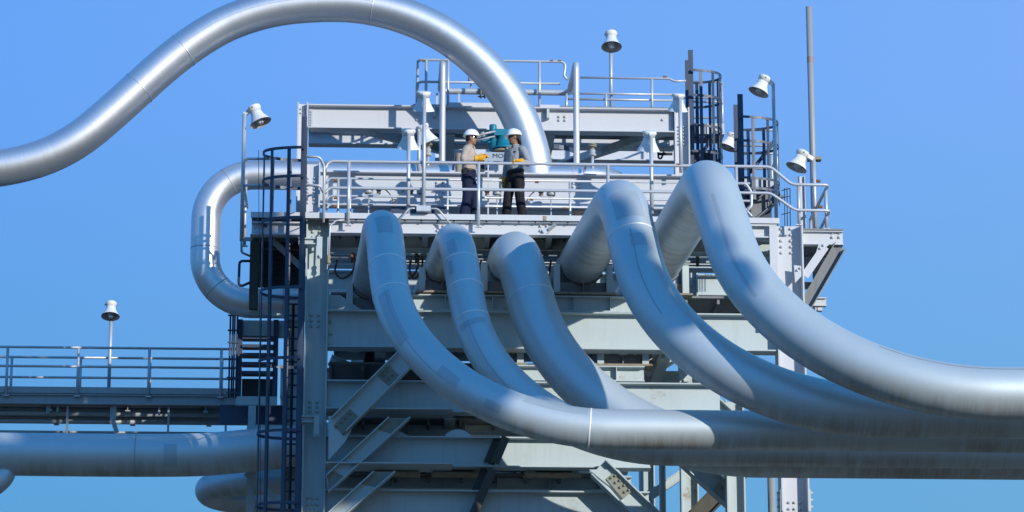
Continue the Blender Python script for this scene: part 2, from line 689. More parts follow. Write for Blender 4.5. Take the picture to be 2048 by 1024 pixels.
LOOPS[5] = expansion_loop('nearest and tallest looping pipe at right, pale and fully sunlit', 0.85, 1318, (1412, 318), -4.6, 1556, 838, 4.0,
                          ((7.9, 0.02, 'seamd'),), ((0.75, 3.2, 0.15, 0.28),), ((5.2, 9.5, -1.15),))

# arched pipe over the top
arch_px = [(-330, 352), (-190, 349), (-90, 346), (-30, 341), (40, 330), (105, 309), (165, 275), (225, 224), (280, 174), (338, 122), (400, 76), (465, 40), (550, 15), (640, 7), (720, 9), (800, 27),
           (875, 59), (940, 104), (995, 160), (1034, 222), (1060, 290), (1071, 345), (1074, 372)]
YA = 3.0
path = resample(chaikin([P(x, y, YA) for x, y in arch_px], 3), 0.10)
o = obj('arched_pipe', MB().tube(path, 0.358, 56), 'alu')
tag(o, 'bright metal pipe arching high over the workers and out of the picture at left', 'pipe')
for s in (6.35, 7.5, 11.45):
    ring_band(path, 0.358, s, 0.022, 'alu', o, proud=0.007)
shell_patch(path, 0.358, 7.5, 11.5, -0.25, -0.235, 'seamd', o, 'lap_seam', 0.004)

# header with the left-hand side loop
YH = 3.0
rh = 0.285
hx = [P(605, 607, YH), P(411, 607, YH), P(411, 357, YH), P(1262, 362, YH)]
zt = hx[3].z
zt = P(600, 351, YH).z
zb = P(520, 607, YH).z
xl = P(411, 480, YH).x
xr = P(1240, 360, YH).x
pts = [V((P(640, 607, YH).x + 1.5, YH, zb)), V((xl, YH, zb)), V((xl, YH, zt)), V((xr, YH, zt)), V((xr, YH + 5, zt))]
path = resample(fillet(pts, [0.92, 0.92, 0.75]), 0.10)
o = obj('header_pipe', MB().tube(path, rh, 48), 'alu')
tag(o, 'bright header pipe running behind the platform and looping down at left', 'pipe')
for s in (2.2, 3.55, 4.4, 5.9):
    ring_band(path, rh, s, 0.02, 'seamd', o, proud=0.003)
ring_band(path, rh, 12.6, 0.02, 'seamd', o, proud=0.003)

# big pipe low on the left
pl = [(-420, 906), (-200, 907), (0, 908), (150, 910), (300, 911), (400, 910), (470, 904), (540, 897), (640, 890), (760, 885)]
YB = 2.6
path = resample(chaikin([P(x, y, YB + (0 if x < 400 else -0.0)) for x, y in pl], 3), 0.12)
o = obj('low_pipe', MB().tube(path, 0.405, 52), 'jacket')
tag(o, 'thick shaded pipe low at left, under the walkway, with a weld ring and sun flecks', 'pipe')
ring_band(path, 0.405, 6.45, 0.022, 'seamd', o, proud=0.004)
shell_patch(path, 0.405, 6.9, 7.3, -0.6, 0.5, 'jacket2', o)

# u-bend below it
a = P(660, 964, 4.0)
rz = a.z
xb = P(412, 970, 4.0).x
pts = [V((a.x + 1.0, 4.0, rz)), V((xb, 4.0, rz)), V((xb, 6.1, rz)), V((a.x + 1.0, 6.1, rz))]
path = resample(fillet(pts, [1.03, 1.03], 0.08), 0.1)
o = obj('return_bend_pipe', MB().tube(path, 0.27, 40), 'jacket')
tag(o, 'dark U bend of pipe at the bottom left beside the caged ladder', 'pipe')

# pipe elbow in the lower left corner
pts = [P(-260, 990, 3.5), P(20, 1000, 3.5), P(60, 950, 3.5)]
pts = [P(-300, 1030, 2.5), P(-60, 1000, 2.5), P(4, 962, 2.5), P(14, 935, 2.6)]
o = obj('corner_pipe', MB().tube(resample(chaikin(pts, 3), 0.08), 0.20, 28), 'jacket')
tag(o, 'bluish pipe end rising in the bottom left corner under the thick shaded pipe', 'pipe')

# ------------------------------------------------------------------ steel tower
base = V((XX(630, 700, 0.35), 0.35, 0))
tower = thing('steel_tower', 'big bolted grey steel tower frame of columns, girders and braces under the pipes', 'tower', base)


def hcol(px0, px1, pyref, Y, z0, z1, depth=0.36, bolts=(), mat='tower', parent=None, name='column'):
    """H column, web facing the yard, flanges at its two sides"""
    x0 = XX(px0, pyref, Y)
    x1 = XX(px1, pyref, Y)
    xc = (x0 + x1) / 2
    mb = MB().ibeam(V((xc, Y, z0)), V((xc, Y, z1)), x1 - x0, depth, (1, 0, 0), 0.028, 0.018)
    for bz0, bz1, cols, rows in bolts:
        for i in range(rows):
            z = bz0 + (bz1 - bz0) * i / max(1, rows - 1)
            for cfrac in cols:
                mb.bolt(V((x0 + (x1 - x0) * cfrac, Y - 0.009, z)))
    return obj(name, mb, mat, parent or tower), x0, x1


def hbeam(px0, px1, py0, py1, Y, w=0.32, mat='tower', parent=None, name='girder', stiff=(), bolts=(), tf=0.024, x0=None, x1=None):
    pm = (px0 + px1) / 2
    zt_ = P(pm, py0, Y).z
    zb_ = P(pm, py1, Y).z
    x0 = XX(px0, py1, Y) if x0 is None else x0
    x1 = XX(px1, py1, Y) if x1 is None else x1
    mb = MB().ibeam(V((x0, Y, (zt_ + zb_) / 2)), V((x1, Y, (zt_ + zb_) / 2)), zt_ - zb_, w, (0, 0, 1), tf, 0.014)
    for s in stiff:
        xs = XX(s, (py0 + py1) / 2, Y)
        for k in (-1, 1):
            mb.box(xs - 0.007, xs + 0.007, Y + k * 0.01 if k > 0 else Y - w / 2 + 0.012, Y + w / 2 - 0.012 if k > 0 else Y - 0.01, zb_ + tf, zt_ - tf)
    for bx, by in bolts:
        q = P(bx, by, Y)
        mb.bolt(V((q.x, Y - 0.007, q.z)))
    return obj(name, mb, mat, parent or tower)


def plate(pxys, Y, t, mat, parent, name='gusset', bolts=()):
    """flat plate cut to an outline, thickness t behind Y"""
    mb = MB()
    q = [P(x, y, Y) for x, y in pxys]
    n_ = len(q)
    for v in q:
        mb.v.append(V((v.x, Y, v.z)))
    for v in q:
        mb.v.append(V((v.x, Y + t, v.z)))
    mb.face(range(n_))
    mb.face([n_ + i for i in reversed(range(n_))])
    for i in range(n_):
        j = (i + 1) % n_
        mb.face((j, i, n_ + i, n_ + j))
    for bx, by in bolts:
        v = P(bx, by, Y)
        mb.bolt(V((v.x, Y, v.z)), r=0.022)
    return obj(name, mb, mat, parent)


def brace(a, b, wpx, Y, mat='tower', flange=0.30, parent=None, edge=False, Y2=None):
    p0 = P(a[0], a[1], Y)
    p1 = P(b[0], b[1], Y if Y2 is None else Y2)
    h = wpx / 109.0
    d = (p1 - p0).normalized()
    side = V((0, 1, 0)).cross(d)
    mb = MB()
    if edge:
        mb.ibeam(p0, p1, flange, h, (0, 1, 0), 0.022, 0.016)
    else:
        mb.ibeam(p0, p1, h, flange, side, 0.022, 0.016)
    return obj('brace', mb, mat, parent or tower)


zP = ZZ(442, 0.2)
c1, c1x0, c1x1 = hcol(609, 655, 700, 0.35, 0, zP, 0.38,
                      ((ZZ(480, .35), ZZ(447, .35), (0.28, 0.58), 4), (ZZ(657, .35), ZZ(635, .35), (0.28, 0.58), 3), (ZZ(827, .35), ZZ(808, .35), (0.28, 0.58), 3), (ZZ(1025, .35), ZZ(1000, .35), (0.25, 0.45, 0.65), 3)))
hcol(572, 601, 750, 3.2, 0, ZZ(640, 3.2), 0.3)
c3, c3x0, c3x1 = hcol(1551, 1606, 600, 0.35, 0, zP, 0.46,
                      ((ZZ(545, .35), ZZ(455, .35), (0.25, 0.62), 0), (ZZ(500, .35), ZZ(452, .35), (0.25, 0.60), 5)), 'white')
mbs = MB()
for k in (0, 1):
    xx = c3x0 - 0.012 if k == 0 else c3x1 + 0.012
    mbs.box(xx - 0.011, xx + 0.011, 0.14, 0.56, ZZ(1075, .35), ZZ(978, .35))
    for i in range(6):
        zz = ZZ(984 + i * 14, .35)
        mbs.bolt(V((xx + (0.011 if k else -0.011), 0.22, zz)), (1 if k else -1, 0, 0), 0.026, 0.04)
for i in range(6):
    for fr in (0.3, 0.5, 0.7):
        mbs.bolt(V((c3x0 + (c3x1 - c3x0) * fr, 0.338, ZZ(1001 + i * 13, .35))), r=0.022)
obj('splice_plate', mbs, 'tower', tower)
hcol(1452, 1489, 980, 2.5, 0, ZZ(800, 2.5), 0.34)
hcol(1361, 1396, 980, 8.0, 0, ZZ(640, 8.0), 0.34)
hcol(1279, 1309, 980, 9.5, 0, ZZ(700, 9.5), 0.3)
hcol(1319, 1331, 980, 3.0, 0, ZZ(700, 3.0), 0.12)
hcol(1362, 1395, 600, 4.2, ZZ(760, 4.2), ZZ(530, 4.2), 0.3)
hcol(700, 728, 800, 9.5, 0, ZZ(560, 9.5), 0.3)
hcol(1000, 1028, 800, 9.5, 0, ZZ(560, 9.5), 0.3)

xL, xR = c1x1 + 0.002, c3x0 - 0.002
hbeam(655, 1535, 628, 702, 0.35, 0.36, x0=xL, x1=xR, mat='tower', stiff=(),
      bolts=((661, 668), (661, 690), (661, 645)))
hbeam(655, 1440, 767, 829, 0.35, 0.36, x0=xL)
hbeam(655, 1300, 877, 937, 0.35, 0.36, x0=xL)
hbeam(655, 1298, 984, 1052, 0.35, 0.36, x0=xL)
# stub beams carrying the saddles
hbeam(824, 1262, 594, 626, 0.62, 0.30, 'tower', None, 'stub_beam', (890, 985, 1080, 1147, 1220))
hbeam(1000, 1288, 734, 765, 0.62, 0.30, 'tower', None, 'stub_beam', (1120, 1232))
hbeam(662, 1240, 842, 875, 1.5, 0.30, 'tower', None, 'stub_beam', (702, 816, 930, 1060, 1160))
hbeam(670, 1262, 953, 982, 1.3, 0.30, 'tower', None, 'stub_beam', (786, 890, 995, 1098, 1200))
# girders deeper inside
hbeam(655, 1560, 477, 506, 1.3, 0.30, 'tower', None, 'girder')
hbeam(560, 1560, 512, 538, 3.4, 0.30, 'tower', None, 'girder')
hbeam(560, 1560, 548, 590, 6.0, 0.30, 'tower', None, 'girder')
hbeam(560, 1440, 742, 800, 6.2, 0.30, 'tower', None, 'girder')
hbeam(560, 1255, 850, 900, 6.2, 0.30, 'tower', None, 'girder')
hbeam(560, 1255, 960, 1010, 6.2, 0.30, 'tower', None, 'girder')
hbeam(560, 1255, 800, 840, 9.6, 0.30, 'tower', None, 'girder')
hbeam(560, 1255, 905, 945, 9.6, 0.30, 'tower', None, 'girder')
# cross beams running back
for px, py0, py1 in ((760, 705, 740), (960, 705, 740), (1330, 705, 745), (900, 832, 870), (1120, 832, 870), (830, 940, 975), (1060, 940, 975)):
    x = XX(px, py0, 0.6)
    zt_, zb_ = ZZ(py0 - 30, .6), ZZ(py1 - 30, .6)
    mb = MB().ibeam(V((x, 0.6, (zt_ + zb_) / 2)), V((x, 9.3, (zt_ + zb_) / 2)), zt_ - zb_, 0.2, (0, 0, 1))
    obj('cross_beam', mb, 'tower', tower)
# floor plates of the inner levels
for py, pxa, pxb, y0, y1 in ((588, 662, 1535, 1.0, 6.4), (727, 658, 1200, 1.0, 6.0), (836, 658, 1180, 1.0, 6.0), (946, 658, 1190, 1.0, 6.0)):
    z = ZZ(py, 1.0)
    mb = MB()
    xa, xb_ = XX(pxa, py, 1.0), XX(pxb, py, 1.0)
    mb.box(xa, xb_, y0, y1, z - 0.04, z)
    k = xa
    while k < xb_ - 0.1:
        mb.box(k, k + 0.05, y0 + 0.05, y1 - 0.05, z - 0.14, z - 0.042)
        k += 0.6
    obj('floor_plate', mb, 'grate', tower)

# front bracing: each brace is an I section whose two flanges run between given points and whose web fills between them
def cut_brace(u0, u1, l0, l1, Y, fw=0.28):
    a0, a1, b0, b1 = P(*u0, Y), P(*u1, Y), P(*l0, Y), P(*l1, Y)
    mb = MB()
    n_ = len(mb.v)
    for yy in (Y - 0.007, Y + 0.007):
        for q_ in (a0, a1, b1, b0):
            mb.v.append(V((q_.x, yy, q_.z)))
    mb.face((0, 1, 2, 3))
    mb.face((7, 6, 5, 4))
    for k_ in range(4):
        m_ = (k_ + 1) % 4
        mb.face((k_, k_ + 4, m_ + 4, m_))
    mb.bar(a0, a1, 0.022, fw, (0, 1, 0))
    mb.bar(b0, b1, 0.022, fw, (0, 1, 0))
    return obj('brace', mb, 'tower', tower)


cut_brace((664, 837), (800, 702), (692, 864), (852, 703), -0.22)
plate([(657, 832), (676, 834), (704, 858), (690, 884), (657, 920)], -0.235, 0.02, 'tower', tower)
plate([(668, 850), (700, 818), (722, 838), (688, 872)], -0.25, 0.02, 'cleat', tower, 'splice_plate',
      [(672 + 9 * i, 853 - 8.6 * i) for i in range(4)] + [(686 + 9 * i, 866 - 8.6 * i) for i in range(4)])
plate([(756, 752), (778, 730), (798, 750), (778, 772)], -0.245, 0.018, 'cleat', tower, 'splice_plate', [(768, 750), (776, 742), (776, 758), (784, 750)])
zb2 = ZZ(829, .35)
obj('shelf_plate', MB().box(xL, XX(905, 829, 0.0), -0.16, 0.6, zb2 - 0.026, zb2 - 0.002), 'tower', tower)
zb3 = ZZ(937, .35)
obj('shelf_plate', MB().box(xL, XX(905, 937, 0.0), -0.16, 0.6, zb3 - 0.026, zb3 - 0.002), 'tower', tower)
cut_brace((652, 953), (778, 836), (657, 985), (820, 836), -0.03, 0.24)
plate([(756, 858), (778, 836.5), (820, 836.5), (784, 868)], -0.05, 0.016, 'cleat', tower, 'splice_plate')
plate([(654, 952), (668, 942), (690, 954), (658, 984)], -0.05, 0.016, 'cleat', tower, 'splice_plate')
cut_brace((652, 1032), (748, 944), (657, 1060), (790, 944), -0.03, 0.24)
plate([(722, 968), (748, 944.5), (790, 944.5), (756, 974)], -0.05, 0.016, 'cleat', tower, 'splice_plate')
for e0, e1, Y_ in (((1012, 874), (990, 926), 0.0), ((986, 938), (944, 1035), 0.1)):
    p0, p1 = P(*e0, Y_), P(*e1, Y_)
    d_ = (p1 - p0).normalized()
    mb = MB().bar(p0, p1, 0.022, 0.15, d_.cross(V((0, 1, 0))))
    o_ = d_.cross(V((0, 1, 0))).normalized() * 0.07
    o_ = o_ if o_.x < 0 else -o_
    mb.bar(p0 + o_ + V((0, 0.14, 0)), p1 + o_ + V((0, 0.14, 0)), 0.26, 0.018, d_.cross(V((0, 1, 0))))
    mb.bar(p0 + o_ * 1.6 + V((0, 0.28, 0)), p1 + o_ * 1.6 + V((0, 0.28, 0)), 0.022, 0.20, d_.cross(V((0, 1, 0))))
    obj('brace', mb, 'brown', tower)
brace((748, 700), (716, 800), 26, 3.0, 'brown', 0.28)
brace((1060, 735), (1018, 800), 30, 1.6, 'brown', 0.28)
brace((660, 800), (760, 720), 22, 5.0, 'tower', 0.2)
brace((660, 720), (780, 770), 22, 5.4, 'tower', 0.2)
brace((1196, 936), (1336, 1072), 42, -0.02, 'tower')
plate([(1178, 939), (1236, 939), (1268, 975), (1248, 992), (1214, 968)], -0.06, 0.02, 'tower', tower)
plate([(1226, 946), (1262, 984), (1246, 998), (1212, 958)], -0.085, 0.018, 'cleat', tower, 'splice_plate', [(1222 + 9 * i, 956 + 9.5 * i) for i in range(4)] + [(1230 + 9 * i, 952 + 9.5 * i) for i in range(4)])
brace((1360, 905), (1478, 1012), 40, 3.2, 'tower')
plate([(1438, 962), (1466, 986), (1466, 1020), (1424, 984)], 3.1, 0.02, 'cleat', tower, 'splice_plate', [(1446, 975), (1453, 982), (1458, 990)])
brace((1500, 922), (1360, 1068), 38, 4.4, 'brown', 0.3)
brace((1300, 992), (1368, 946), 20, 9.0, 'tower', 0.15)
brace((1440, 935), (1520, 880), 24, 4.2, 'tower')
brace((1380, 770), (1470, 850), 34, 0.9, 'tower')
brace((1290, 745), (1360, 700), 30, 2.4, 'tower')
plate([(1356, 728), (1384, 740), (1360, 766)], 1.2, 0.02, 'white', tower, 'gusset', [(1365, 741)])
# seat brackets on the left column
for py in (495, 850):
    z = ZZ(py, .1)
    mb = MB()
    x0 = XX(597, py, .1)
    mb.box(x0, c1x0 + 0.30, 0.02, 0.14, z, z + 0.022)
    mb.box(x0, c1x0 + 0.30, 0.02, 0.14, z + 0.10, z + 0.122)
    mb.box(x0 + 0.002, c1x0 + 0.29, 0.07, 0.09, z + 0.022, z + 0.10)
    mb.box(c1x0 + 0.20, c1x0 + 0.30, -0.02, 0.018, z - 0.28, z + 0.13)
    mb.bolt(V((x0 + 0.06, 0.07, z + 0.06)))
    mb.bolt(V((c1x0 + 0.25, -0.02, z - 0.24)))
    obj('seat_bracket', mb, 'tower', tower)
plate([(655, 590), (680, 590), (735, 628), (655, 628)], 0.5, 0.02, 'tower', tower)

# ------------------------------------------------------------------ saddles
SAD = 'saddles carrying the pipes on the tower'


def saddle(xc, Y, zpipe, r, ztop_of_beam, label, wide=None):
    """cradle: base plate, two side posts, middle web and a curved bearing strap"""
    t = thing('pipe_saddle', label, 'pipe saddle', V((xc, Y, ztop_of_beam)), SAD)
    w = (wide or r * 1.15)
    zb_ = ztop_of_beam
    obj('base_plate', MB().box(xc - w - 0.12, xc + w + 0.12, Y - 0.14, Y + 0.24, zb_, zb_ + 0.035), 'rusty', t)
    zs = zpipe - math.sqrt(max(0.0, r * r - (w * 0.86) ** 2))
    for k in (-1, 1):
        x = xc + k * w
        mb = MB().box(x - 0.06, x + 0.06, Y - 0.06, Y + 0.2, zb_ + 0.036, zs - 0.02)
        obj('side_post', mb, 'tower', t)
    mb = MB().box(xc - w + 0.062, xc + w - 0.062, Y + 0.06, Y + 0.085, zb_ + 0.036, zpipe - r + 0.02)
    mb.box(xc - 0.012, xc + 0.012, Y - 0.05, Y + 0.058, zb_ + 0.036, zpipe - r)
    obj('web_plate', mb, 'grate', t)
    arc = []
    for i in range(17):
        a = -PI / 2 + (i / 16 - 0.5) * 1.9
        arc.append(V((xc + math.cos(a) * (r + 0.012), Y + 0.02, zpipe + math.sin(a) * (r + 0.012))))
    mb = MB()
    for a, b in zip(arc, arc[1:]):
        mb.bar(a, b, 0.022, 0.16, (0, 1, 0))
    obj('strap', mb, 'grate', t)
    return t


names = {1: 'saddle standing directly on the main girder under the far left loop', 2: 'saddle under the rear leg of the second loop from the left',
         3: 'saddle half hidden under the middle wide loop', 4: 'saddle fully in view under the rear leg of the second loop from the right',
         5: 'saddle mostly hidden under the rear leg of the nearest loop'}
ztop = ZZ(592, 0.62)
for k in (1, 2, 3, 4, 5):
    o, path, d, zc = LOOPS[k]
    # axis point at Y=0.55
    q = path[0] + d * (0.55 - path[0].y)
    r = {1: .33, 2: .3175, 3: .425, 4: .425, 5: .425}[k]
    zb_ = ZZ(628, .35) + 0.005 if k == 1 else ztop + 0.003
    saddle(q.x, 0.55, zc, r, zb_, names[k])
# pipes lying on the inner levels, each with its saddle
for i, (px, py, rr, lab, slab) in enumerate(((1246, 690, 0.36, 'shaded pipe on the second level, behind the sunny main girder', 'saddle under the shaded second level pipe at right'),
                                             (1107, 922, 0.34, 'pipe end just under the third girder, near the sunlit brace', 'saddle right of centre under the third girder'),
                                             (915, 922, 0.30, 'dark pipe end under the third girder, left of the brown brace', 'saddle left of the brown brace under the third girder'),
                                             (1003, 690, 0.30, 'dark pipe behind the middle loop on the second level', 'saddle behind the middle loop on the second level'),
                                             (790, 924, 0.28, 'darkest pipe end under the third girder, above the lowest brace', 'saddle in deep shade under the third girder, above the lowest brace'))):
    lvl = 733 if py < 800 else 952
    zt_ = ZZ(lvl, 0.62) + 0.003
    zc = zt_ + 0.22 + rr
    x = XX(px, lvl, 0.6)
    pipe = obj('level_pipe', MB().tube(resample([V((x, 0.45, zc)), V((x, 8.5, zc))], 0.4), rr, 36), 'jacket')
    tag(pipe, lab, 'pipe', 'pipes lying inside the tower levels')
    saddle(x, 0.6, zc, rr, zt_, slab)

# ------------------------------------------------------------------ main work platform
YF = 0.0
zD = ZZ(434, 0.0)
plat = thing('work_platform', 'white edged steel work platform the two workers stand on', 'platform', V((0, 0.8, zD)))
xA, xB = XX(503, 440, 0.1), XX(1556, 440, 0.1)
mb = MB().box(xA, xB, 0.0, 1.75, zD - 0.05, zD)
k = xA + 0.1
while k < xB - 0.1:
    mb.box(k, k + 0.03, 0.02, 1.73, zD - 0.11, zD - 0.052)
    k += 0.3
obj('deck', mb, 'grate', plat)
zt_, zb_ = ZZ(430, -0.02), ZZ(441, -0.02)
obj('toe_board', MB().box(xA - 0.01, xB + 0.01, -0.034, -0.016, zb_, zt_), 'white', plat)
mb = MB().box(xA, XX(1545, 437, 0), 1.76, 1.775, zD, zD + 0.12)
obj('toe_board', mb, 'white', plat)
bl = []
for bx in (875, 887, 1081, 1094):
    for by in (453, 462):
        bl.append((bx, by))
hbeam(658, 1549, 446, 473, 0.12, 0.2, 'white', plat, 'edge_beam', (), bl)
hbeam(503, 606, 446, 472, 0.12, 0.2, 'white', plat, 'edge_beam', (), [(510, 455), (522, 455), (510, 465), (522, 465)])
hbeam(503, 606, 446, 472, 1.9, 0.2, 'white', plat, 'edge_beam')
hbeam(658, 1549, 446, 473, 1.9, 0.2, 'white', plat, 'edge_beam')
obj('rust_patch', MB().box(XX(1086, 435, -.04), XX(1093, 435, -.04), -0.040, -0.0345, ZZ(440.5, -.04), ZZ(431, -.04)), 'rusty', plat)
# joists under the deck
for i in range(8):
    x = xA + 0.9 + i * 1.15
    obj('joist', MB().ibeam(V((x, 0.24, zD - 0.2)), V((x, 1.78, zD - 0.2)), 0.16, 0.1), 'tower', plat)
# right-hand end frame and bracketed extension
mbf = MB()
xa, xb_ = XX(1497, 440, .02), XX(1553, 440, .02)
mbf.box(xa, xb_, 0.0, 0.018, ZZ(446, 0), ZZ(437, 0))
mbf.box(XX(1538, 440, .02), xb_, 0.001, 0.016, ZZ(640, 0), ZZ(446.2, 0))
obj('end_frame', mbf, 'white', plat)
zx = ZZ(456, 0.3)
ext = (c3x1 + 0.004, XX(1685, 460, 0.3))
for Y in (0.3, 2.2):
    zt_, zb_ = ZZ(456, .3), ZZ(484, .3)
    mb = MB().ibeam(V((ext[0], Y, (zt_ + zb_) / 2)), V((ext[1], Y, (zt_ + zb_) / 2)), zt_ - zb_, 0.16, (0, 0, 1), 0.02, 0.012)
    if Y < 1:
        for bx in (1664, 1678):
            for by in (466, 475):
                q = P(bx, by, Y)
                mb.bolt(V((q.x, Y - 0.006, q.z)))
    obj('bracket_beam', mb, 'white', plat)
mb = MB().box(ext[0], ext[1], 0.2, 2.35, zx + 0.002, zx + 0.03)
mb.box(ext[1] - 0.02, ext[1] + 0.0, 0.39, 2.1, ZZ(484, .3), zx)
obj('deck', mb, 'grate', plat)
for Y in (0.3, 2.2):
    p0 = V((ext[0], Y + 0.02, ZZ(612, .3)))
    p1 = V((ext[1] - 0.06, Y + 0.02, ZZ(486, .3)))
    d = (p1 - p0).normalized()
    obj('bracket_strut', MB().ibeam(p0, p1, 0.24, 0.28, V((0, 1, 0)).cross(d), 0.02, 0.014), 'grate' if Y < 1 else 'tower', plat)
obj('bracket_strut', MB().bar(V((ext[0] + 0.01, 0.16, ZZ(546, .16))), V((XX(1650, 488, .16), 0.16, ZZ(486, .16))), 0.02, 0.15, V((0, 0, 1))), 'white', plat)
plate([(1588, 530), (1602, 532), (1607, 548), (1590, 566)], 0.145, 0.012, 'white', plat, 'gusset', [(1594, 541), (1600, 537)])
plate([(1638, 486), (1662, 486), (1645, 500), (1632, 506)], 0.145, 0.012, 'white', plat, 'gusset', [(1640, 497), (1646, 491)])
mb = MB().ibeam(V((XX(1602, 598, 2), 2.0, ZZ(598, 2))), V((XX(1652, 598, 2), 2.0, ZZ(598, 2))), 0.17, 0.12)
obj('outrigger', mb, 'white', plat)
mb = MB().ibeam(V((XX(1600, 560, 2.4), 2.4, ZZ(565, 2.4))), V((XX(1642, 560, 2.4), 2.4, ZZ(565, 2.4))), 0.12, 0.12)
obj('outrigger', mb, 'white', plat)
# black panel standing in for the shadowed boxed underside at the left end
mb = MB().box(XX(516, 500, 1.9), XX(600, 500, 1.9), 2.1, 2.13, ZZ(580, 2.1), ZZ(474, 2.1))
for i in range(9):
    zz = ZZ(486 + i * 10, 2.1)
    mb.box(XX(517, 500, 1.9), XX(599, 500, 1.9), 2.085, 2.1, zz, zz + 0.02)
obj('shade_panel', mb, 'black', plat)
obj('panel_post', MB().box(XX(500, 500, 1.6), XX(518, 500, 1.6), 1.6, 1.75, ZZ(622, 1.6), ZZ(474, 1.6)), 'brown', plat)
obj('panel_brace', MB().bar(P(540, 476, 1.5), P(603, 535, 1.5), 0.02, 0.11), 'white', plat)
obj('panel_brace', MB().bar(P(500, 622, 1.9), P(610, 640, 1.9), 0.1, 0.06), 'tower', plat)


# ------------------------------------------------------------------ guardrails
def guardrail(name, label, rails, posts, r, group='tubular guardrails', mat='rail', rr=None, base=None):
    t = thing(name, label, 'guardrail', base or posts[0][0], group)
    for p in rails:
        pts, rad = p
        pts = fillet(pts, rad, 0.03) if len(pts) > 2 else pts
        obj('rail', MB().tube(pts, rr or r, 10), mat, t)
    for a, b in posts:
        mb = MB().tube([a, b], r * 1.12, 10)
        mb.box(a.x - 0.06, a.x + 0.06, a.y - 0.03, a.y + 0.03, a.z - 0.004, a.z + 0.014)
        obj('post', mb, mat, t)
    return t


Yr = -0.07
zt, zm = ZZ(327, Yr), ZZ(380, Yr)


def RX(px, py, Y):
    return P(px, py, Y).x


z2, z3 = ZZ(362, Yr), ZZ(413.5, Yr)
xe = RX(1656, 370, Yr)
rails = [([V((RX(650, 350, Yr), Yr, ZZ(347, Yr))), V((RX(655, 329, Yr), Yr, zt)), V((RX(1541, 332, Yr), Yr, zt)), V((RX(1583, 360, Yr), Yr, z2)), V((xe, Yr, z2)), V((xe, 2.3, z2))], [0.14, 0.25, 0.25, 0.07]),
         ([V((RX(650, 400, Yr), Yr, ZZ(392, Yr))), V((RX(657, 379, Yr), Yr, zm)), V((RX(1541, 386, Yr), Yr, zm)), V((RX(1590, 412, Yr), Yr, z3)), V((xe + 0.02, Yr, z3)), V((xe + 0.02, 2.3, z3))], [0.14, 0.25, 0.25, 0.07])]
posts = []
for px in (697, 957, 1216, 1473):
    x = RX(px, 380, Yr)
    posts.append((V((x, Yr, ZZ(455, Yr))), V((x, Yr, zt))))
x = RX(1598, 400, Yr)
posts.append((V((x, Yr + 0.06, zx + 0.03)), V((x, Yr + 0.03, z2))))
posts.append((V((xe, Yr + 0.3, zx + 0.03)), V((xe, Yr + 0.3, z2))))
posts.append((V((xe, 2.28, zx + 0.03)), V((xe, 2.28, z2))))
guardrail('guardrail', 'front guardrail the right worker leans on, stepping down at the right end', rails, posts, 0.029)

Yb = 1.45
rails = []
for py in (361, 396, 413):
    z = ZZ(py, Yb)
    rails.append(([V((RX(652, py + 8, Yb), Yb, z - 0.11)), V((RX(658, py, Yb), Yb, z)), V((RX(1500, py, Yb), Yb, z))], [0.1]))
posts = []
for px in (676, 700, 895, 1140, 1400):
    x = RX(px, 400, Yb)
    posts.append((V((x, Yb, zD)), V((x, Yb, ZZ(361, Yb)))))
guardrail('guardrail', 'rear three bar guardrail behind the workers, with orange rust patches', rails, posts, 0.022)
# rust sleeves on the rear rail are part of the paint texture

Yu = 4.3
zu, zum = ZZ(122, Yu), ZZ(166, Yu)
rails = [([V((RX(836, 130, Yu), Yu + 1.9, zu)), V((RX(836, 125, Yu), Yu, zu)), V((RX(1132, 122, Yu), Yu, zu)), V((RX(1128, 150, Yu), Yu, ZZ(150, Yu))), V((RX(1135, 158, Yu), Yu, ZZ(158, Yu)))], [0.12, 0.1, 0.06]),
         ([V((RX(836, 130, Yu), Yu + 1.9, zum)), V((RX(836, 165, Yu), Yu, zum)), V((RX(1120, 166, Yu), Yu, zum))], [0.12])]
posts = []
for px in (852, 896, 985, 1079):
    x = RX(px, 180, Yu)
    posts.append((V((x, Yu, ZZ(222, Yu))), V((x, Yu, zu))))
xw = RX(836, 125, Yu)
posts.append((V((xw, Yu + 0.55, ZZ(222, Yu))), V((xw, Yu + 0.55, zu))))
posts.append((V((xw, Yu + 1.7, ZZ(222, Yu))), V((xw, Yu + 1.7, zu))))
guardrail('guardrail', 'topmost guardrail left of and behind the arched pipe, with rusty joints', rails, posts, 0.026)

Yv = 4.8
rails = [([V((RX(1160, 155, Yv), Yv, ZZ(153, Yv))), V((RX(1338, 156, Yv), Yv, ZZ(153, Yv))), V((RX(1350, 160, Yv), Yv, ZZ(158, Yv))), V((RX(1372, 158, Yv), Yv, ZZ(157, Yv)))], 0.1),
         ([V((RX(1134, 185, Yv), Yv, ZZ(185, Yv))), V((RX(1346, 187, Yv), Yv, ZZ(185, Yv)))], 0),
         ([V((RX(1136, 195, Yv), Yv + 0.05, ZZ(195, Yv))), V((RX(1350, 197, Yv), Yv + 0.05, ZZ(195, Yv)))], 0)]
posts = []
for px, top in ((1133, 185), (1212, 185), (1304, 153)):
    x = RX(px, 200, Yv)
    posts.append((V((x, Yv, ZZ(226, Yv))), V((x, Yv, ZZ(top, Yv)))))
guardrail('guardrail', 'upper guardrail between the arched pipe and the right ladder cage', rails, posts, 0.024)

def rust_sleeves(root, spots, Y, r):
    for px, py in spots:
        q = P(px, py, Y)
        obj('rust_patch', MB().tube([q - V((0.04, 0, 0)), q - V((0.02, 0, 0)), q + V((0.02, 0, 0)), q + V((0.035, 0, 0))], [r, r * 1.07, r * 1.07, r], 10, cap=False), 'oxide', root)


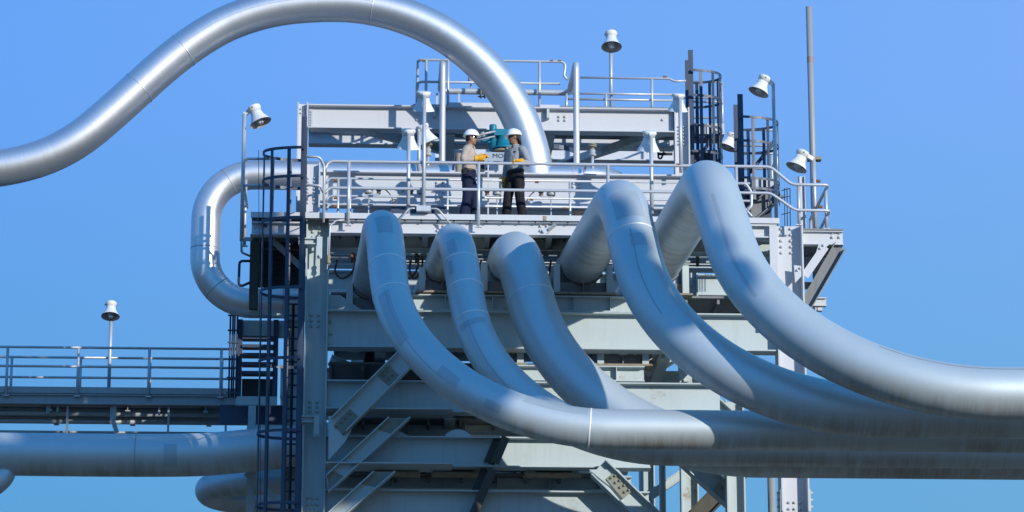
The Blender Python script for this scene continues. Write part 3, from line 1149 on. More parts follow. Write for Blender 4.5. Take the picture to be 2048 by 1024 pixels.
grs = [o_ for o_ in COL.objects if o_.name.startswith('guardrail')]
rust_sleeves(grs[0], ((1637, 362), (1641, 413.5), (1357, 330)), Yr, 0.0295)
rust_sleeves(grs[1], ((1074, 364), (1063, 399), (1130, 416), (672, 361), (672, 396), (672, 413)), Yb, 0.0225)
rust_sleeves(grs[2], ((849, 121), (1103, 122.5), (1119, 122.5)), Yu, 0.0265)
rust_sleeves(grs[3], ((1330, 154),), Yv, 0.0245)
# left end rail of the platform beside the ladder
Yl = 0.15
x0 = RX(484, 400, Yl)
zl1, zl2 = ZZ(324, Yl), ZZ(377, Yl)
rails = [([V((RX(541, 322, Yl), Yl, zl1)), V((x0, Yl, zl1)), V((x0, Yl, ZZ(470, Yl)))], [0.12]),
         ([V((RX(541, 377, Yl), Yl, zl2)), V((x0 + 0.03, Yl, zl2)), V((x0 + 0.03, Yl + 1.5, zl2))], [0.08])]
guardrail('guardrail', 'short guardrail end left of the ladder cage by the left lamp pole', rails, [(V((x0, Yl + 1.4, zD - 0.2)), V((x0, Yl + 1.4, zl1)))], 0.026)
# curved grab rails between ladder and front rail
Yg = -0.2
for_r = [([V((RX(606, 318, Yg), Yg, ZZ(318, Yg))), V((RX(640, 321, Yg), Yg, ZZ(319, Yg))), V((RX(648, 340, Yg), Yg + 0.1, ZZ(335, Yg))), V((RX(647, 430, Yg), Yg + 0.1, ZZ(446, Yg)))], [0.1, 0.1]),
         ([V((RX(606, 375, Yg), Yg, ZZ(375, Yg))), V((RX(640, 377, Yg), Yg, ZZ(376, Yg))), V((RX(646, 386, Yg), Yg + 0.1, ZZ(386, Yg)))], [0.06])]
guardrail('grab_rail', 'bent grab rail joining the left ladder cage to the front guardrail', for_r, [(V((RX(648, 400, 0), 0.1, zD)), V((RX(648, 400, 0), 0.1, ZZ(340, .1))))], 0.024, None)

# ------------------------------------------------------------------ girder behind the workers
gx0, gx1 = RX(606, 400, 2.2), RX(1440, 380, 2.2)
gird = thing('back_girder', 'deep white girder behind the workers with bolt groups on its web', 'girder', V((gx0, 2.2, zD)))
bl = []
for bx in (874, 887, 1146, 1158):
    for by in (366, 371, 377, 383, 391, 397, 403) if bx < 1000 else (367, 374, 381):
        bl.append((bx, by))
hbeam(640, 1440, 349, 418, 2.2, 0.26, 'white', gird, 'web_and_flanges', (), bl, 0.03)
xa, xb_ = RX(606, 400, 2.0), RX(640, 400, 2.0)
mb = MB().ibeam(V(((xa + xb_) / 2, 2.0, zD + 0.002)), V(((xa + xb_) / 2, 2.0, ZZ(334, 2.0))), xb_ - xa, 0.3, (1, 0, 0), 0.026, 0.016)
for i in range(8):
    for fr in (0.28, 0.66):
        mb.bolt(V((xa + (xb_ - xa) * fr, 1.99, ZZ(362 + i * 7, 2.0))), r=0.022)
obj('post', mb, 'white', gird)
obj('kicker_plate', MB().box(RX(706, 425, 2.5), RX(1430, 425, 2.5), 2.5, 2.52, ZZ(440, 2.5), ZZ(416, 2.5)), 'white', gird)
obj('bearing', MB().box(RX(880, 420, 2.2), RX(893, 420, 2.2), 2.1, 2.3, zD - 0.01, ZZ(418, 2.2)), 'white', gird)
obj('diagonal', MB().bar(P(690, 414, 2.4), P(660, 400, 2.4), 0.02, 0.06), 'white', gird)
obj('bearing', MB().box(RX(1420, 420, 2.2), RX(1436, 420, 2.2), 2.1, 2.3, zD - 0.3, ZZ(418, 2.2)), 'white', gird)
# ------------------------------------------------------------------ upper gantry
YG = 4.3
gan = thing('pipe_gantry', 'high white gantry of two columns and stacked beams behind the arched pipe', 'gantry', P(980, 430, YG))
hbeam(617, 1347, 217, 264, YG, 0.30, 'white', gan, 'beam', (), [(834, 232), (834, 240), (1118, 234), (1130, 234), (1118, 241), (1130, 241), (1349 - 24, 240)], 0.026)
hbeam(617, 1347, 269, 295, 6.6, 0.28, 'white', gan, 'beam')
hbeam(870, 1350, 262, 322, 8.6, 0.28, 'white', gan, 'beam')
for px0, px1, Yc, bt in ((595, 616, YG, 430), (1348, 1378, YG, 335)):
    xa, xb_ = RX(px0, 260, Yc), RX(px1, 260, Yc)
    mb = MB().ibeam(V(((xa + xb_) / 2, Yc, zD - 0.2)), V(((xa + xb_) / 2, Yc, ZZ(214, Yc))), xb_ - xa, 0.3, (1, 0, 0), 0.026, 0.016)
    for i in range(2 if px0 < 900 else 6):
        for fr in (0.3, 0.62):
            mb.bolt(V((xa + (xb_ - xa) * fr, Yc - 0.009, ZZ(224 + i * 8 if px0 < 900 else 250 + i * 7, Yc))), r=0.02)
    obj('column', mb, 'white', gan)
    for i in range(6):
        pass
for cx in (622, 1342):
    mb = MB()
    for i in range(7):
        q = P(cx, 224 + i * 5.4, YG)
        mb.bolt(V((q.x, YG - 0.0155, q.z)), r=0.018)
    mb.box(RX(cx - 4, 240, YG), RX(cx + 4, 240, YG), YG - 0.0155, YG - 0.0072, ZZ(260, YG), ZZ(222, YG))
    obj('end_cleat', mb, 'rail', gan)
obj('bracing', MB().bar(P(742, 263, YG + 0.1), P(1000, 330, 8.5), 0.16, 0.16), 'tower', gan)
obj('bracing', MB().bar(P(1330, 262, YG + 0.1), P(1120, 330, 8.5), 0.16, 0.16), 'tower', gan)
obj('cross_beam', MB().ibeam(P(1100, 255, YG + 0.1), P(1100, 255, YG + 0.1) + V((0, 4.2, 0)), 0.34, 0.2), 'tower', gan)
obj('cross_beam', MB().ibeam(P(900, 255, YG + 0.1), P(900, 255, YG + 0.1) + V((0, 4.2, 0)), 0.34, 0.2), 'tower', gan)
xa, xb_ = RX(826, 210, YG), RX(1375, 210, YG)
zu0 = ZZ(215, YG)
obj('deck', MB().box(xa, xb_, YG + 0.02, YG + 2.1, zu0 + 0.004, zu0 + 0.05), 'grate', gan)
obj('toe_plate', MB().box(RX(893, 208, YG), RX(1010, 208, YG), YG - 0.02, YG - 0.008, ZZ(217.5, YG), ZZ(207, YG)), 'white', gan)
obj('toe_plate', MB().box(RX(1080, 208, YG), RX(1119, 208, YG), YG - 0.02, YG - 0.008, ZZ(217.5, YG), ZZ(209, YG)), 'white', gan)
for px in (868, 1095):
    obj('hanger_lug', MB().box(RX(px - 2, 230, YG), RX(px + 3, 230, YG), YG - 0.15, YG - 0.009, ZZ(239, YG), ZZ(221, YG)), 'tower', gan)

# ------------------------------------------------------------------ small bypass pipe with flanges
yb0, yb1 = 3.0, 5.1
zt, zl = ZZ(124, yb0), ZZ(184, yb1)
xa, xb_ = RX(885, 200, yb0), RX(1152.5, 200, yb0)
pts = [V((xa, yb0, ZZ(352, yb0))), V((xa, yb0, zt)), V((xa, yb1, zl)), V((xb_, yb1, zl)), V((xb_, yb0, zt)), V((xb_, yb0, ZZ(352, yb0)))]
t = obj('bypass_pipe', MB().tube(resample(fillet(pts, [0.14, 0.14, 0.14, 0.14], 0.04), 0.15), 0.062, 18), 'rail')
tag(t, 'slim pipe rising twice from the header, joined by a run behind the arched pipe', 'pipe')
mb = MB()
for px in (960, 968, 1008):
    x = RX(px, 185, yb1)
    mb.lathe(((0.14, 0), (0.14, 0.035)), V((x, yb1, zl)), (1, 0, 0), 18)
    for i in range(8):
        a = i * PI / 4
        mb.bolt(V((x, yb1 + math.cos(a) * 0.11, zl + math.sin(a) * 0.11)), (-1, 0, 0), 0.014, 0.03)
obj('flange', mb, 'rusty', t)
mb = MB()
x = RX(942, 170, yb1)
mb.lathe(((0.02, 0), (0.02, 0.15), (0.07, 0.16), (0.06, 0.26), (0.03, 0.30), (0.012, 0.31), (0.012, 0.40)), V((x, yb1, zl + 0.05)), (0, 0, 1), 14)
obj('vent_cap', mb, 'rail', t)
mb = MB()
for px in (874, 918):
    x = RX(px, 205, yb1)
    mb.box(x - 0.02, x + 0.02, yb1 - 0.02, yb1 + 0.02, zu0 + 0.05, zl - 0.05)
obj('support', mb, 'rail', t)


# ------------------------------------------------------------------ small relief valves on the header
def relief_valve(px, pyb, pyt, Y, label):
    b = P(px, pyb, Y)
    h = P(px, pyt, Y).z - b.z
    t = thing('vent_valve', label, 'valve', b, 'small vent valves on the header')
    obj('stem', MB().lathe(((0.028, -0.25), (0.028, h * 0.3)), b, (0, 0, 1), 12), 'rail', t)
    obj('body', MB().lathe(((0.05, h * 0.28), (0.075, h * 0.32), (0.075, h * 0.40), (0.05, h * 0.43), (0.062, h * 0.6), (0.04, h * 0.7)), b, (0, 0, 1), 14), 'grey', t)
    obj('flange', MB().lathe(((0.085, h * 0.80), (0.085, h * 0.87)), b, (0, 0, 1), 14).lathe(((0.085, h * 0.90), (0.085, h * 0.97)), b, (0, 0, 1), 14).lathe(((0.04, h * 0.68), (0.04, h * 0.99)), b, (0, 0, 1), 12), 'rusty', t)


relief_valve(856, 324, 283, 2.8, 'small dark vent valve left of the workers behind the lamp poles')
relief_valve(1185, 322, 288, 2.8, 'small rusty vent valve right of the arched pipe')

# ------------------------------------------------------------------ teal motor valve
YV = 2.6
mv = thing('motor_valve', 'teal motor driven valve with handwheel, on a flanged neck between the workers', 'valve', P(1000, 350, YV))


def cyl(px, py0, py1, rpx, Y=YV, seg=20, extra=()):
    a = P(px, py1, Y)
    h = P(px, py0, Y).z - a.z
    r = rpx / 104.0
    return MB().lathe(((r, 0), (r, h * 0.96), (r * 0.92, h)), a, (0, 0, 1), seg)


obj('motor', cyl(986, 250, 302, 7.5), 'teal', mv)
mb = MB()
q = P(1007, 268, YV)
mb.obox(V((q.x, YV, q.z)), V((0.19, 0, 0)), V((0, 0.13, 0)), V((0, 0, 0.065)))
obj('gear_case', mb, 'teal', mv)
a = P(1008, 300, YV)
obj('gear_housing', MB().lathe(((0.22, 0), (0.23, 0.03), (0.16, 0.045), (0.135, 0.2), (0.13, 0.30)), a, (0, 0, 1), 24), 'teal', mv)
a = P(1006, 306, YV)
mb = MB().lathe(((0.21, 0), (0.21, 0.035), (0.10, 0.04), (0.10, -0.12), (0.19, -0.13), (0.19, -0.17)), a, (0, 0, 1), 24)
for i in range(10):
    an = i * PI / 5
    mb.bolt(a + V((math.cos(an) * 0.17, math.sin(an) * 0.17, 0.03)), (0, 0, 1), 0.018, 0.05)
obj('flange', mb, 'rusty', mv)
obj('neck', MB().lathe(((0.10, 0), (0.10, 0.34)), P(1004, 352, YV), (0, 0, 1), 18), 'rail', mv)
# handwheel on the left side
hw = P(966, 269, YV - 0.1)
ax = V((-0.25, -0.25, 0.93)).normalized()
u = V((1, 0, 0))
u = (u - ax * u.dot(ax)).normalized()
w = ax.cross(u)
ringp = [hw + (u * math.cos(2 * PI * i / 28) + w * math.sin(2 * PI * i / 28)) * 0.23 for i in range(29)]
wheel = obj('handwheel', MB().tube(ringp, 0.022, 10, cap=False), 'grey', mv)
mb = MB()
for i in range(4):
    an = i * PI / 2 + 0.3
    mb.tube([hw, hw + (u * math.cos(an) + w * math.sin(an)) * 0.22], 0.013, 8)
mb.tube([hw - ax * 0.08, hw + ax * 0.05], 0.035, 12)
obj('spokes', mb, 'grey', wheel)
hw2 = hw - ax * 0.09
ringp = [hw2 + (u * math.cos(2 * PI * i / 28) + w * math.sin(2 * PI * i / 28)) * 0.21 for i in range(29)]
obj('handwheel_rim', MB().tube(ringp, 0.016, 8, cap=False), 'grey', mv)
obj('drive_arm', MB().bar(P(962, 276, YV), P(986, 282, YV), 0.09, 0.13), 'teal', mv)
mb = MB()
for i in range(4):
    mb.ball(P(1014 + i * 3, 297 + (i % 2) * 5, YV - 0.22), 0.03)
obj('terminal_knobs', mb, 'rusty', mv)

sg = thing('valve_sign', 'pale tilted sign plate lettered MOV below the teal valve', 'sign', P(995, 322, 2.0))
a = P(970, 322, 2.0)
b = P(1021, 305, 2.0)
obj('plate', MB().obox(V(((a.x + b.x) / 2, 2.0, (a.z + b.z) / 2)), V(((b.x - a.x) / 2, 0, 0)), V((0, 0.01, 0)), V((0, 0, (b.z - a.z) / 2))), 'sign', sg)
for k in (975, 1013):
    obj('leg', MB().box(RX(k, 330, 2.02), RX(k + 3, 330, 2.02), 2.012, 2.035, zD, (a.z + b.z) / 2), 'rail', sg)
fc = bpy.data.curves.new('lettering', 'FONT')
fc.body = 'MOV'
fc.size = 0.12
fc.extrude = 0.002
fc.materials.append(M['ink'])
ft = bpy.data.objects.new('lettering', fc)
COL.objects.link(ft)
bpy.context.view_layer.update()
fm = bpy.data.meshes.new_from_object(ft.evaluated_get(bpy.context.evaluated_depsgraph_get()))
bpy.data.objects.remove(ft)
fo = bpy.data.objects.new('lettering', fm)
COL.objects.link(fo)
fo.parent = sg
lp = P(984.5, 315.5, 1.985)
fo.location = V((lp.x, 1.985, lp.z)) - sg.location
fo.rotation_euler = (PI / 2, 0, 0)
fo.scale = (1.15, 1, 1)

# white equipment box and dark cable stand behind the rail
bx = thing('equipment_box', 'white equipment box with a cable gland under the sign plate', 'box', P(990, 352, 2.35))
a, b = P(969, 352, 2.3), P(1014, 329, 2.3)
mb = MB().box(a.x, b.x, 2.3, 2.6, a.z, b.z)
obj('case', mb, 'white', bx)
q = P(976, 337, 2.29)
obj('handle', MB().box(q.x - 0.035, q.x + 0.035, 2.28, 2.3, q.z - 0.012, q.z + 0.012), 'black', bx)
obj('lid', MB().box(a.x - 0.012, b.x + 0.012, 2.29, 2.61, b.z + 0.001, b.z + 0.02), 'white', bx)
hz = thing('spring_hanger', 'rusty spring hanger with dark frame left of the beige shirted worker', 'hanger', P(912, 352, 2.4))
obj('spring', MB().lathe([(0.055 + 0.012 * (i % 2), i * 0.022) for i in range(20)], P(917, 349, 2.4), (0, 0, 1), 14), 'rusty', hz)
obj('frame', MB().tube(fillet([P(906, 340, 2.4), P(910, 306, 2.4), P(921, 302, 2.4), P(930, 302, 2.4)], 0.05, 0.03), 0.022, 10), 'dark', hz)
obj('foot', MB().box(RX(906, 349, 2.4), RX(924, 349, 2.4), 2.33, 2.47, ZZ(352, 2.4), ZZ(348, 2.4)), 'rusty', hz)
t = thing('spring_hanger', 'dark spring canister right behind the beige shirted worker\'s gloves', 'hanger', P(962, 352, 2.3), None)
obj('canister', MB().lathe([(0.055 + 0.014 * ((i // 2) % 2), i * 0.02) for i in range(16)], P(962, 350, 2.3), (0, 0, 1), 16), 'black', t)
obj('rod', MB().lathe(((0.02, 0), (0.02, 0.42)), P(962, 352, 2.3), (0, 0, 1), 10), 'grey', t)
# curved strap behind the arch
t = obj('pipe_clamp', MB().strip([P(1105, 305, 3.6) + V((0.55 * math.sin(i / 14 * PI) * 0.9, -0.42 * math.cos(i / 14 * PI), -0.12 * i / 14)) for i in range(15)], 0.09, 0.012), 'dark')
tag(t, 'dark curved strap sticking out right of the arched pipe foot', 'clamp')
t = thing('vent_stub', 'short bent lever sticking up from the header right of the arched pipe', 'lever', P(1168, 346, 2.6))
obj('lever', MB().bar(P(1168, 344, 2.6), P(1172, 330, 2.6), 0.04, 0.03, (0, 1, 0)), 'dark', t)
obj('pivot', MB().lathe(((0.02, 0), (0.02, 0.12)), P(1168, 352, 2.6), (0, 0, 1), 8), 'grey', t)

# ------------------------------------------------------------------ instruments behind the rear rail
def instrument(px, label, stand=True, side=1):
    Y = 1.85
    b = V((RX(px, 420, Y), Y, zD))
    t = thing('transmitter', label, 'instrument', b, 'round capped instruments behind the rear rail')
    zc = ZZ(391, Y)
    c = V((b.x, Y, zc))
    obj('cap', MB().lathe(((0.075, 0), (0.085, 0.01), (0.085, 0.07), (0.07, 0.085)), c, (0, 0, 1), 20), 'grey', t)
    obj('stand', MB().tube([b, V((b.x, Y, zc))], 0.014, 8).box(b.x - 0.12 + 0.08 * side, b.x + 0.12 + 0.08 * side, Y - 0.03, Y + 0.03, zc - 0.025, zc - 0.002), 'rail', t)
    x2 = b.x + side * 0.19
    obj('manifold', MB().lathe(((0.03, 0), (0.045, 0.03), (0.03, 0.05), (0.05, 0.07), (0.05, 0.10), (0.02, 0.12)), V((x2, Y, zc - 0.01)), (0, 0, 1), 10), 'hose', t)
    obj('manifold_knob', MB().ball(V((x2 + 0.01, Y - 0.04, zc + 0.09)), 0.03), 'glass', t)
    s = side
    pts = [V((x2, Y, zc + 0.11)), V((x2 + s * 0.12, Y, zc + 0.10)), V((x2 + s * 0.25, Y, zc - 0.04)), V((x2 + s * 0.30, Y, zc - 0.25)), V((x2 + s * 0.26, Y, zD + 0.02))]
    obj('cable', MB().tube(chaikin(pts, 3), 0.011, 8), 'hose', t)


instrument(737, 'round capped instrument above the leftmost looping pipe')
instrument(842, 'round capped instrument by the lamp pole that stands on the front rail', side=-1)
instrument(994, 'round capped instrument behind the grey shirted worker\'s legs', side=-1)
instrument(1102, 'round capped instrument right of the workers with a hose curving left', side=-1)
t = obj('white_drum', MB().lathe(((0.12, 0), (0.125, 0.02), (0.125, 0.24), (0.11, 0.26)), V((RX(1090, 420, 1.9), 2.0, zD + 0.001)), (0, 0, 1), 24), 'white')
tag(t, 'small white drum on the deck right of the grey shirted worker', 'drum')
t = obj('junction_box', MB().box(RX(782, 420, 1.7), RX(896, 420, 1.7), 1.8, 1.95, zD + 0.001, ZZ(413, 1.7)), 'dark')
tag(t, 'long dark cabinet on the deck under the rear rail, left of the workers', 'cabinet')
t = obj('small_cabinet', MB().box(RX(1150, 425, 1.7), RX(1176, 425, 1.7), 1.8, 1.95, zD + 0.001, ZZ(417, 1.7)), 'black')
tag(t, 'small black cabinet on the deck beside the second loop from the right', 'cabinet')

# conduit lines and hoses under the deck
t = thing('conduit_run', 'long slim conduits strapped under the work platform', 'conduit', P(700, 515, 2.6))
for py, Y, r in ((514, 2.6, 0.022), (520, 2.6, 0.03), (527, 2.7, 0.018)):
    a, b = P(660, py, Y), P(1545, py, Y)
    obj('conduit', MB().tube([V((a.x, Y, ZZ(py, Y))), V((b.x, Y, ZZ(py, Y)))], r, 10), 'pole', t)
mb = MB()
for px in (705, 833, 978, 1118, 1215, 1395):
    q = P(px, 512, 2.5)
    obj('strap', MB().box(q.x - 0.03, q.x + 0.03, 2.5, 2.55, ZZ(528, 2.5), ZZ(492, 2.5)), 'hose', t)
HG = 'hoses looped under the platform'
for px, w, lab in ((690, 22, 'brown hose loop beside the left column below the platform'), (820, 18, 'brown hose loop between the first and second looping pipes'),
                   (832, 14, 'grey brown hose hanging against the second looping pipe'), (973, 15, 'dark hose left of the middle looping pipe'), (1112, 14, 'dark hose right of the middle looping pipe')):
    Y = 1.9
    pts = [P(px - w * 0.7, 520, Y), P(px - w, 545, Y), P(px - w * 0.3, 560, Y), P(px + w * 0.6, 548, Y), P(px + w, 525, Y), P(px + w * 0.8, 508, Y)]
    t = obj('hose', MB().tube(chaikin(pts, 3), 0.020, 8), 'hose')
    tag(t, lab, 'hose', HG)
# conduit drop beside the column and the cross conduit over the pole box
t = thing('conduit_drop', 'thin bent conduit with a fitting just right of the left column', 'conduit', P(662, 540, 0.0))
pts = [P(690, 440, -0.02), P(672, 441, -0.02), P(660, 452, -0.02), P(657, 540, -0.02)]
obj('conduit', MB().tube(fillet(pts, [0.05, 0.05], 0.02), 0.016, 8), 'rail', t)
obj('fitting', MB().lathe(((0.03, 0), (0.045, 0.03), (0.03, 0.09), (0.045, 0.14), (0.03, 0.17)), P(657, 528, -0.02), (0, 0, 1), 10), 'rusty', t)
t = thing('bolted_cleat', 'bolted lever cleat on the platform edge right of the middle looping pipe', 'cleat', P(1090, 462, 0.0))
obj('plate', MB().bar(P(1086, 464, 0.06), P(1100, 458, 0.06), 0.02, 0.10), 'rail', t)
obj('lever', MB().bar(P(1097, 460, 0.04), P(1112, 448, 0.0), 0.05, 0.05), 'pole', t)

# ------------------------------------------------------------------ caged ladders
def caged_ladder(label, px, pyref, Yf, Yb_, z0, z1, zc0, hoops, depth, side, nb=7, hoop_h=0.055, wstr=0.10, t_name='caged_ladder'):
    """ladder in the plane x = const, cage bulging to side (-1 left, +1 right)"""
    x = XX(px, pyref, (Yf + Yb_) / 2)
    t = thing(t_name, label, 'ladder', V((x, (Yf + Yb_) / 2, z0)), 'caged access ladders')
    for Y in (Yf, Yb_):
        obj('stringer', MB().box(x - wstr / 2, x + wstr / 2, Y - 0.008, Y + 0.008, z0, z1), 'dark', t)
    zz = z0 + 0.2
    nr = 0
    while zz < z1 - 0.9 and nr < 90:
        obj('rung', MB().tube([V((x, Yf, zz)), V((x, Yb_, zz))], 0.012, 8), 'dark', t)
        zz += 0.30
        nr += 1
    yc = (Yf + Yb_) / 2
    ry = abs(Yb_ - Yf) / 2 + 0.10

    def arc(i, n):
        a = -PI / 2 + PI * i / n
        return V((x + side * (0.10 + depth * math.cos(a)) - side * 0.10 * (abs(math.sin(a)) ** 6), yc + ry * math.sin(a), 0))
    for hz in hoops:
        pts = [V((x, Yf - 0.012, hz))] + [arc(i, 24) + V((0, 0, hz)) for i in range(25)] + [V((x, Yb_ + 0.012, hz))]
        obj('hoop', MB().strip(pts, hoop_h, 0.008), 'dark', t)
    for k in range(nb):
        i = 24 * (k + 0.75) / (nb + 0.5)
        a = -PI / 2 + PI * i / 24
        p = arc(i, 24)
        n_ = V((side * math.cos(a), math.sin(a), 0))
        tang = V((-n_.y, n_.x, 0))
        mb = MB().obox(V((p.x, p.y, (zc0 + hoops[0]) / 2)) - n_ * 0.010, tang * 0.034, n_ * 0.005, V((0, 0, (hoops[0] - zc0) / 2)))
        obj('cage_bar', mb, 'dark', t)
    return t


Yf = -0.42
hoops = [ZZ(py, Yf - 0.1, 570) for py in (294, 351, 434, 573, 714, 859, 1004)]
z = hoops[-1]
while z - 1.3 > 2.4:
    z -= 1.3
    hoops.append(z)
caged_ladder('tall dark caged ladder climbing the left column to the platform', 603, 600, Yf, 0.22, 0.0, ZZ(238, Yf), 2.3, hoops, 0.66, -1, 6)
Yf = 4.9
caged_ladder('dark caged ladder at upper right behind the nearest loop, left of the other cage', 1379, 200, Yf, Yf + 0.65, ZZ(470, Yf), ZZ(95, Yf), ZZ(330, Yf), [ZZ(p, Yf) for p in (138, 188, 248, 300)], 0.56, 1, 7, 0.05, 0.10)
Yf = 3.9
caged_ladder('dark caged ladder farthest right, in front of the tall grey pole', 1478, 300, Yf, Yf + 0.7, ZZ(470, Yf), ZZ(182, Yf), ZZ(395, Yf), [ZZ(p, Yf) for p in (230, 278, 352, 372)], 0.70, 1, 7, 0.05, 0.11)


def landing(label, px0, px1, pyt, pyb, Y, dY, rails_py, strut):
    a, b = P(px0, pyb, Y), P(px1, pyt, Y)
    t = thing('ladder_landing', label, 'landing', V((a.x, Y, a.z)), 'ladder landings')
    obj('deck', MB().box(a.x, b.x, Y, Y + dY, b.z - 0.04, b.z), 'grate', t)
    obj('fascia', MB().box(a.x, b.x + 0.01, Y - 0.015, Y - 0.002, a.z, b.z + 0.05), 'white', t)
    obj('fascia', MB().box(b.x + 0.011, b.x + 0.025, Y - 0.015, Y + dY, a.z, b.z + 0.05), 'white', t)
    obj('back_plate', MB().box(a.x, b.x, Y + dY, Y + dY + 0.02, a.z - 0.55, a.z), 'dark', t)
    for py in rails_py:
        z = ZZ(py, Y)
        pts = [V((b.x - 0.75, Y + 0.02, z)), V((b.x, Y + 0.02, z)), V((b.x + 0.03, Y + dY, z)), V((b.x - 0.75, Y + dY, z))]
        obj('rail', MB().tube(fillet(pts, [0.09, 0.09], 0.03), 0.024, 10), 'rail', t)
    for yy in (Y + 0.15, Y + dY - 0.1):
        obj('post', MB().tube([V((b.x + 0.01, yy, a.z)), V((b.x + 0.01, yy, ZZ(rails_py[0], Y)))], 0.026, 10), 'rail', t)
    if strut:
        obj('strut', MB().bar(P(*strut[0], Y), P(*strut[1], Y), 0.06, 0.07), 'dark', t)
    return t


landing('landing behind the middle of the two right cages, with pale fascia', 1384, 1446, 252, 268, 5.7, 1.1, (158, 198), ((1395, 322), (1432, 262)))
landing('lower landing at the foot of the far right ladder cage', 1482, 1556, 362, 374, 4.7, 1.1, (253, 300), ((1500, 345), (1548, 285)))
t = thing('landing_bracket', 'dark wedge bracket under the right hand landing', 'bracket', P(1500, 430, 4.4))
obj('strut', MB().ibeam(P(1490, 440, 4.4), P(1556, 384, 4.4), 0.3, 0.3, (0, 0, 1)), 'grate', t)
obj('plate', MB().box(RX(1482, 380, 4.5), RX(1556, 380, 4.5), 4.42, 5.9, ZZ(384, 4.5), ZZ(378, 4.5)), 'dark', t)
t = thing('cable_tray', 'thin black wire cage hanging beside the right landing', 'wire frame', P(1570, 445, 4.0))
for px in (1569, 1574, 1580):
    obj('wire', MB().tube([P(px, 376, 4.0), P(px + 1, 470, 4.0)], 0.009, 6), 'black', t)
for py in (377, 392, 425):
    obj('wire', MB().tube([P(1563, py + 4, 4.0), P(1580, py, 4.0)], 0.009, 6), 'black', t)
# hoses at right behind the front rail
t = thing('loop_rail', 'rust stained bent pipe rail behind the front guardrail at right', 'rail', P(1495, 420, 1.0))
obj('rail', MB().tube(fillet([P(1440, 367, 1.0), P(1492, 367, 1.0), P(1503, 385, 1.0), P(1503, 412, 1.0), P(1488, 428, 1.0)], [0.1, 0.1, 0.1], 0.03), 0.028, 10), 'rail', t)
obj('rail', MB().tube(fillet([P(1440, 418, 1.0), P(1492, 420, 1.0), P(1503, 432, 1.0), P(1503, 470, 1.0)], [0.08, 0.05], 0.03), 0.028, 10), 'rail', t)
t = thing('pipe_clip', 'small black bracket hanging from the gantry near the right lamp', 'bracket', P(1320, 300, 5))
obj('hook', MB().tube(fillet([P(1316, 300, 5), P(1317, 316, 5), P(1322, 318, 5), P(1328, 304, 5)], [0.03, 0.03], 0.02), 0.02, 8).bar(P(1317, 308, 5), P(1345, 308, 5), 0.04, 0.05), 'black', t)

# ------------------------------------------------------------------ tall grey pole
a, b = P(1634, 640, 2.3), P(1616, 14, 2.3)
x = XX(1632, 560, 2.3)
t = thing('vent_pole', 'tall bare grey pole standing highest at the right with a faded red band', 'pole', V((x, 2.3, ZZ(616, 2.3))))
obj('shaft', MB().tube([V((x, 2.3, ZZ(616, 2.3))), V((x, 2.3, b.z))], 0.062, 20), 'pole', t)
obj('foot_arm', MB().box(x - 0.55, x + 0.1, 2.24, 2.36, ZZ(616, 2.3), ZZ(604, 2.3)), 'white', t)
zr = ZZ(120, 2.3, 1616)
obj('band', MB().tube([V((x, 2.3, zr - 0.06)), V((x, 2.3, zr + 0.06))], 0.0635, 20, cap=False), 'redband', t)
zr = ZZ(318, 2.3, 1616)
obj('clamp', MB().box(x - 0.1, x + 0.16, 2.21, 2.40, zr - 0.03, zr + 0.03), 'rusty', t)
x2 = XX(1543, 980, 2.0)
t = obj('drain_pipe', MB().tube([V((x2, 2.0, 0)), V((x2, 2.0, ZZ(800, 2.0)))], 0.075, 18), 'pole')
tag(t, 'thin grey standpipe at bottom right just left of the last column', 'pipe')
x2 = XX(1604, 400, 1.9)
t = obj('stanchion', MB().ibeam(V((x2, 1.9, zx)), V((x2, 1.9, ZZ(346, 1.9))), 0.12, 0.12, (1, 0, 0), 0.012, 0.012), 'white')
tag(t, 'short white stanchion under the lamp beside the tall grey pole', 'post')

# ------------------------------------------------------------------ floodlights
LG = 'bell shaped floodlights on slim poles'


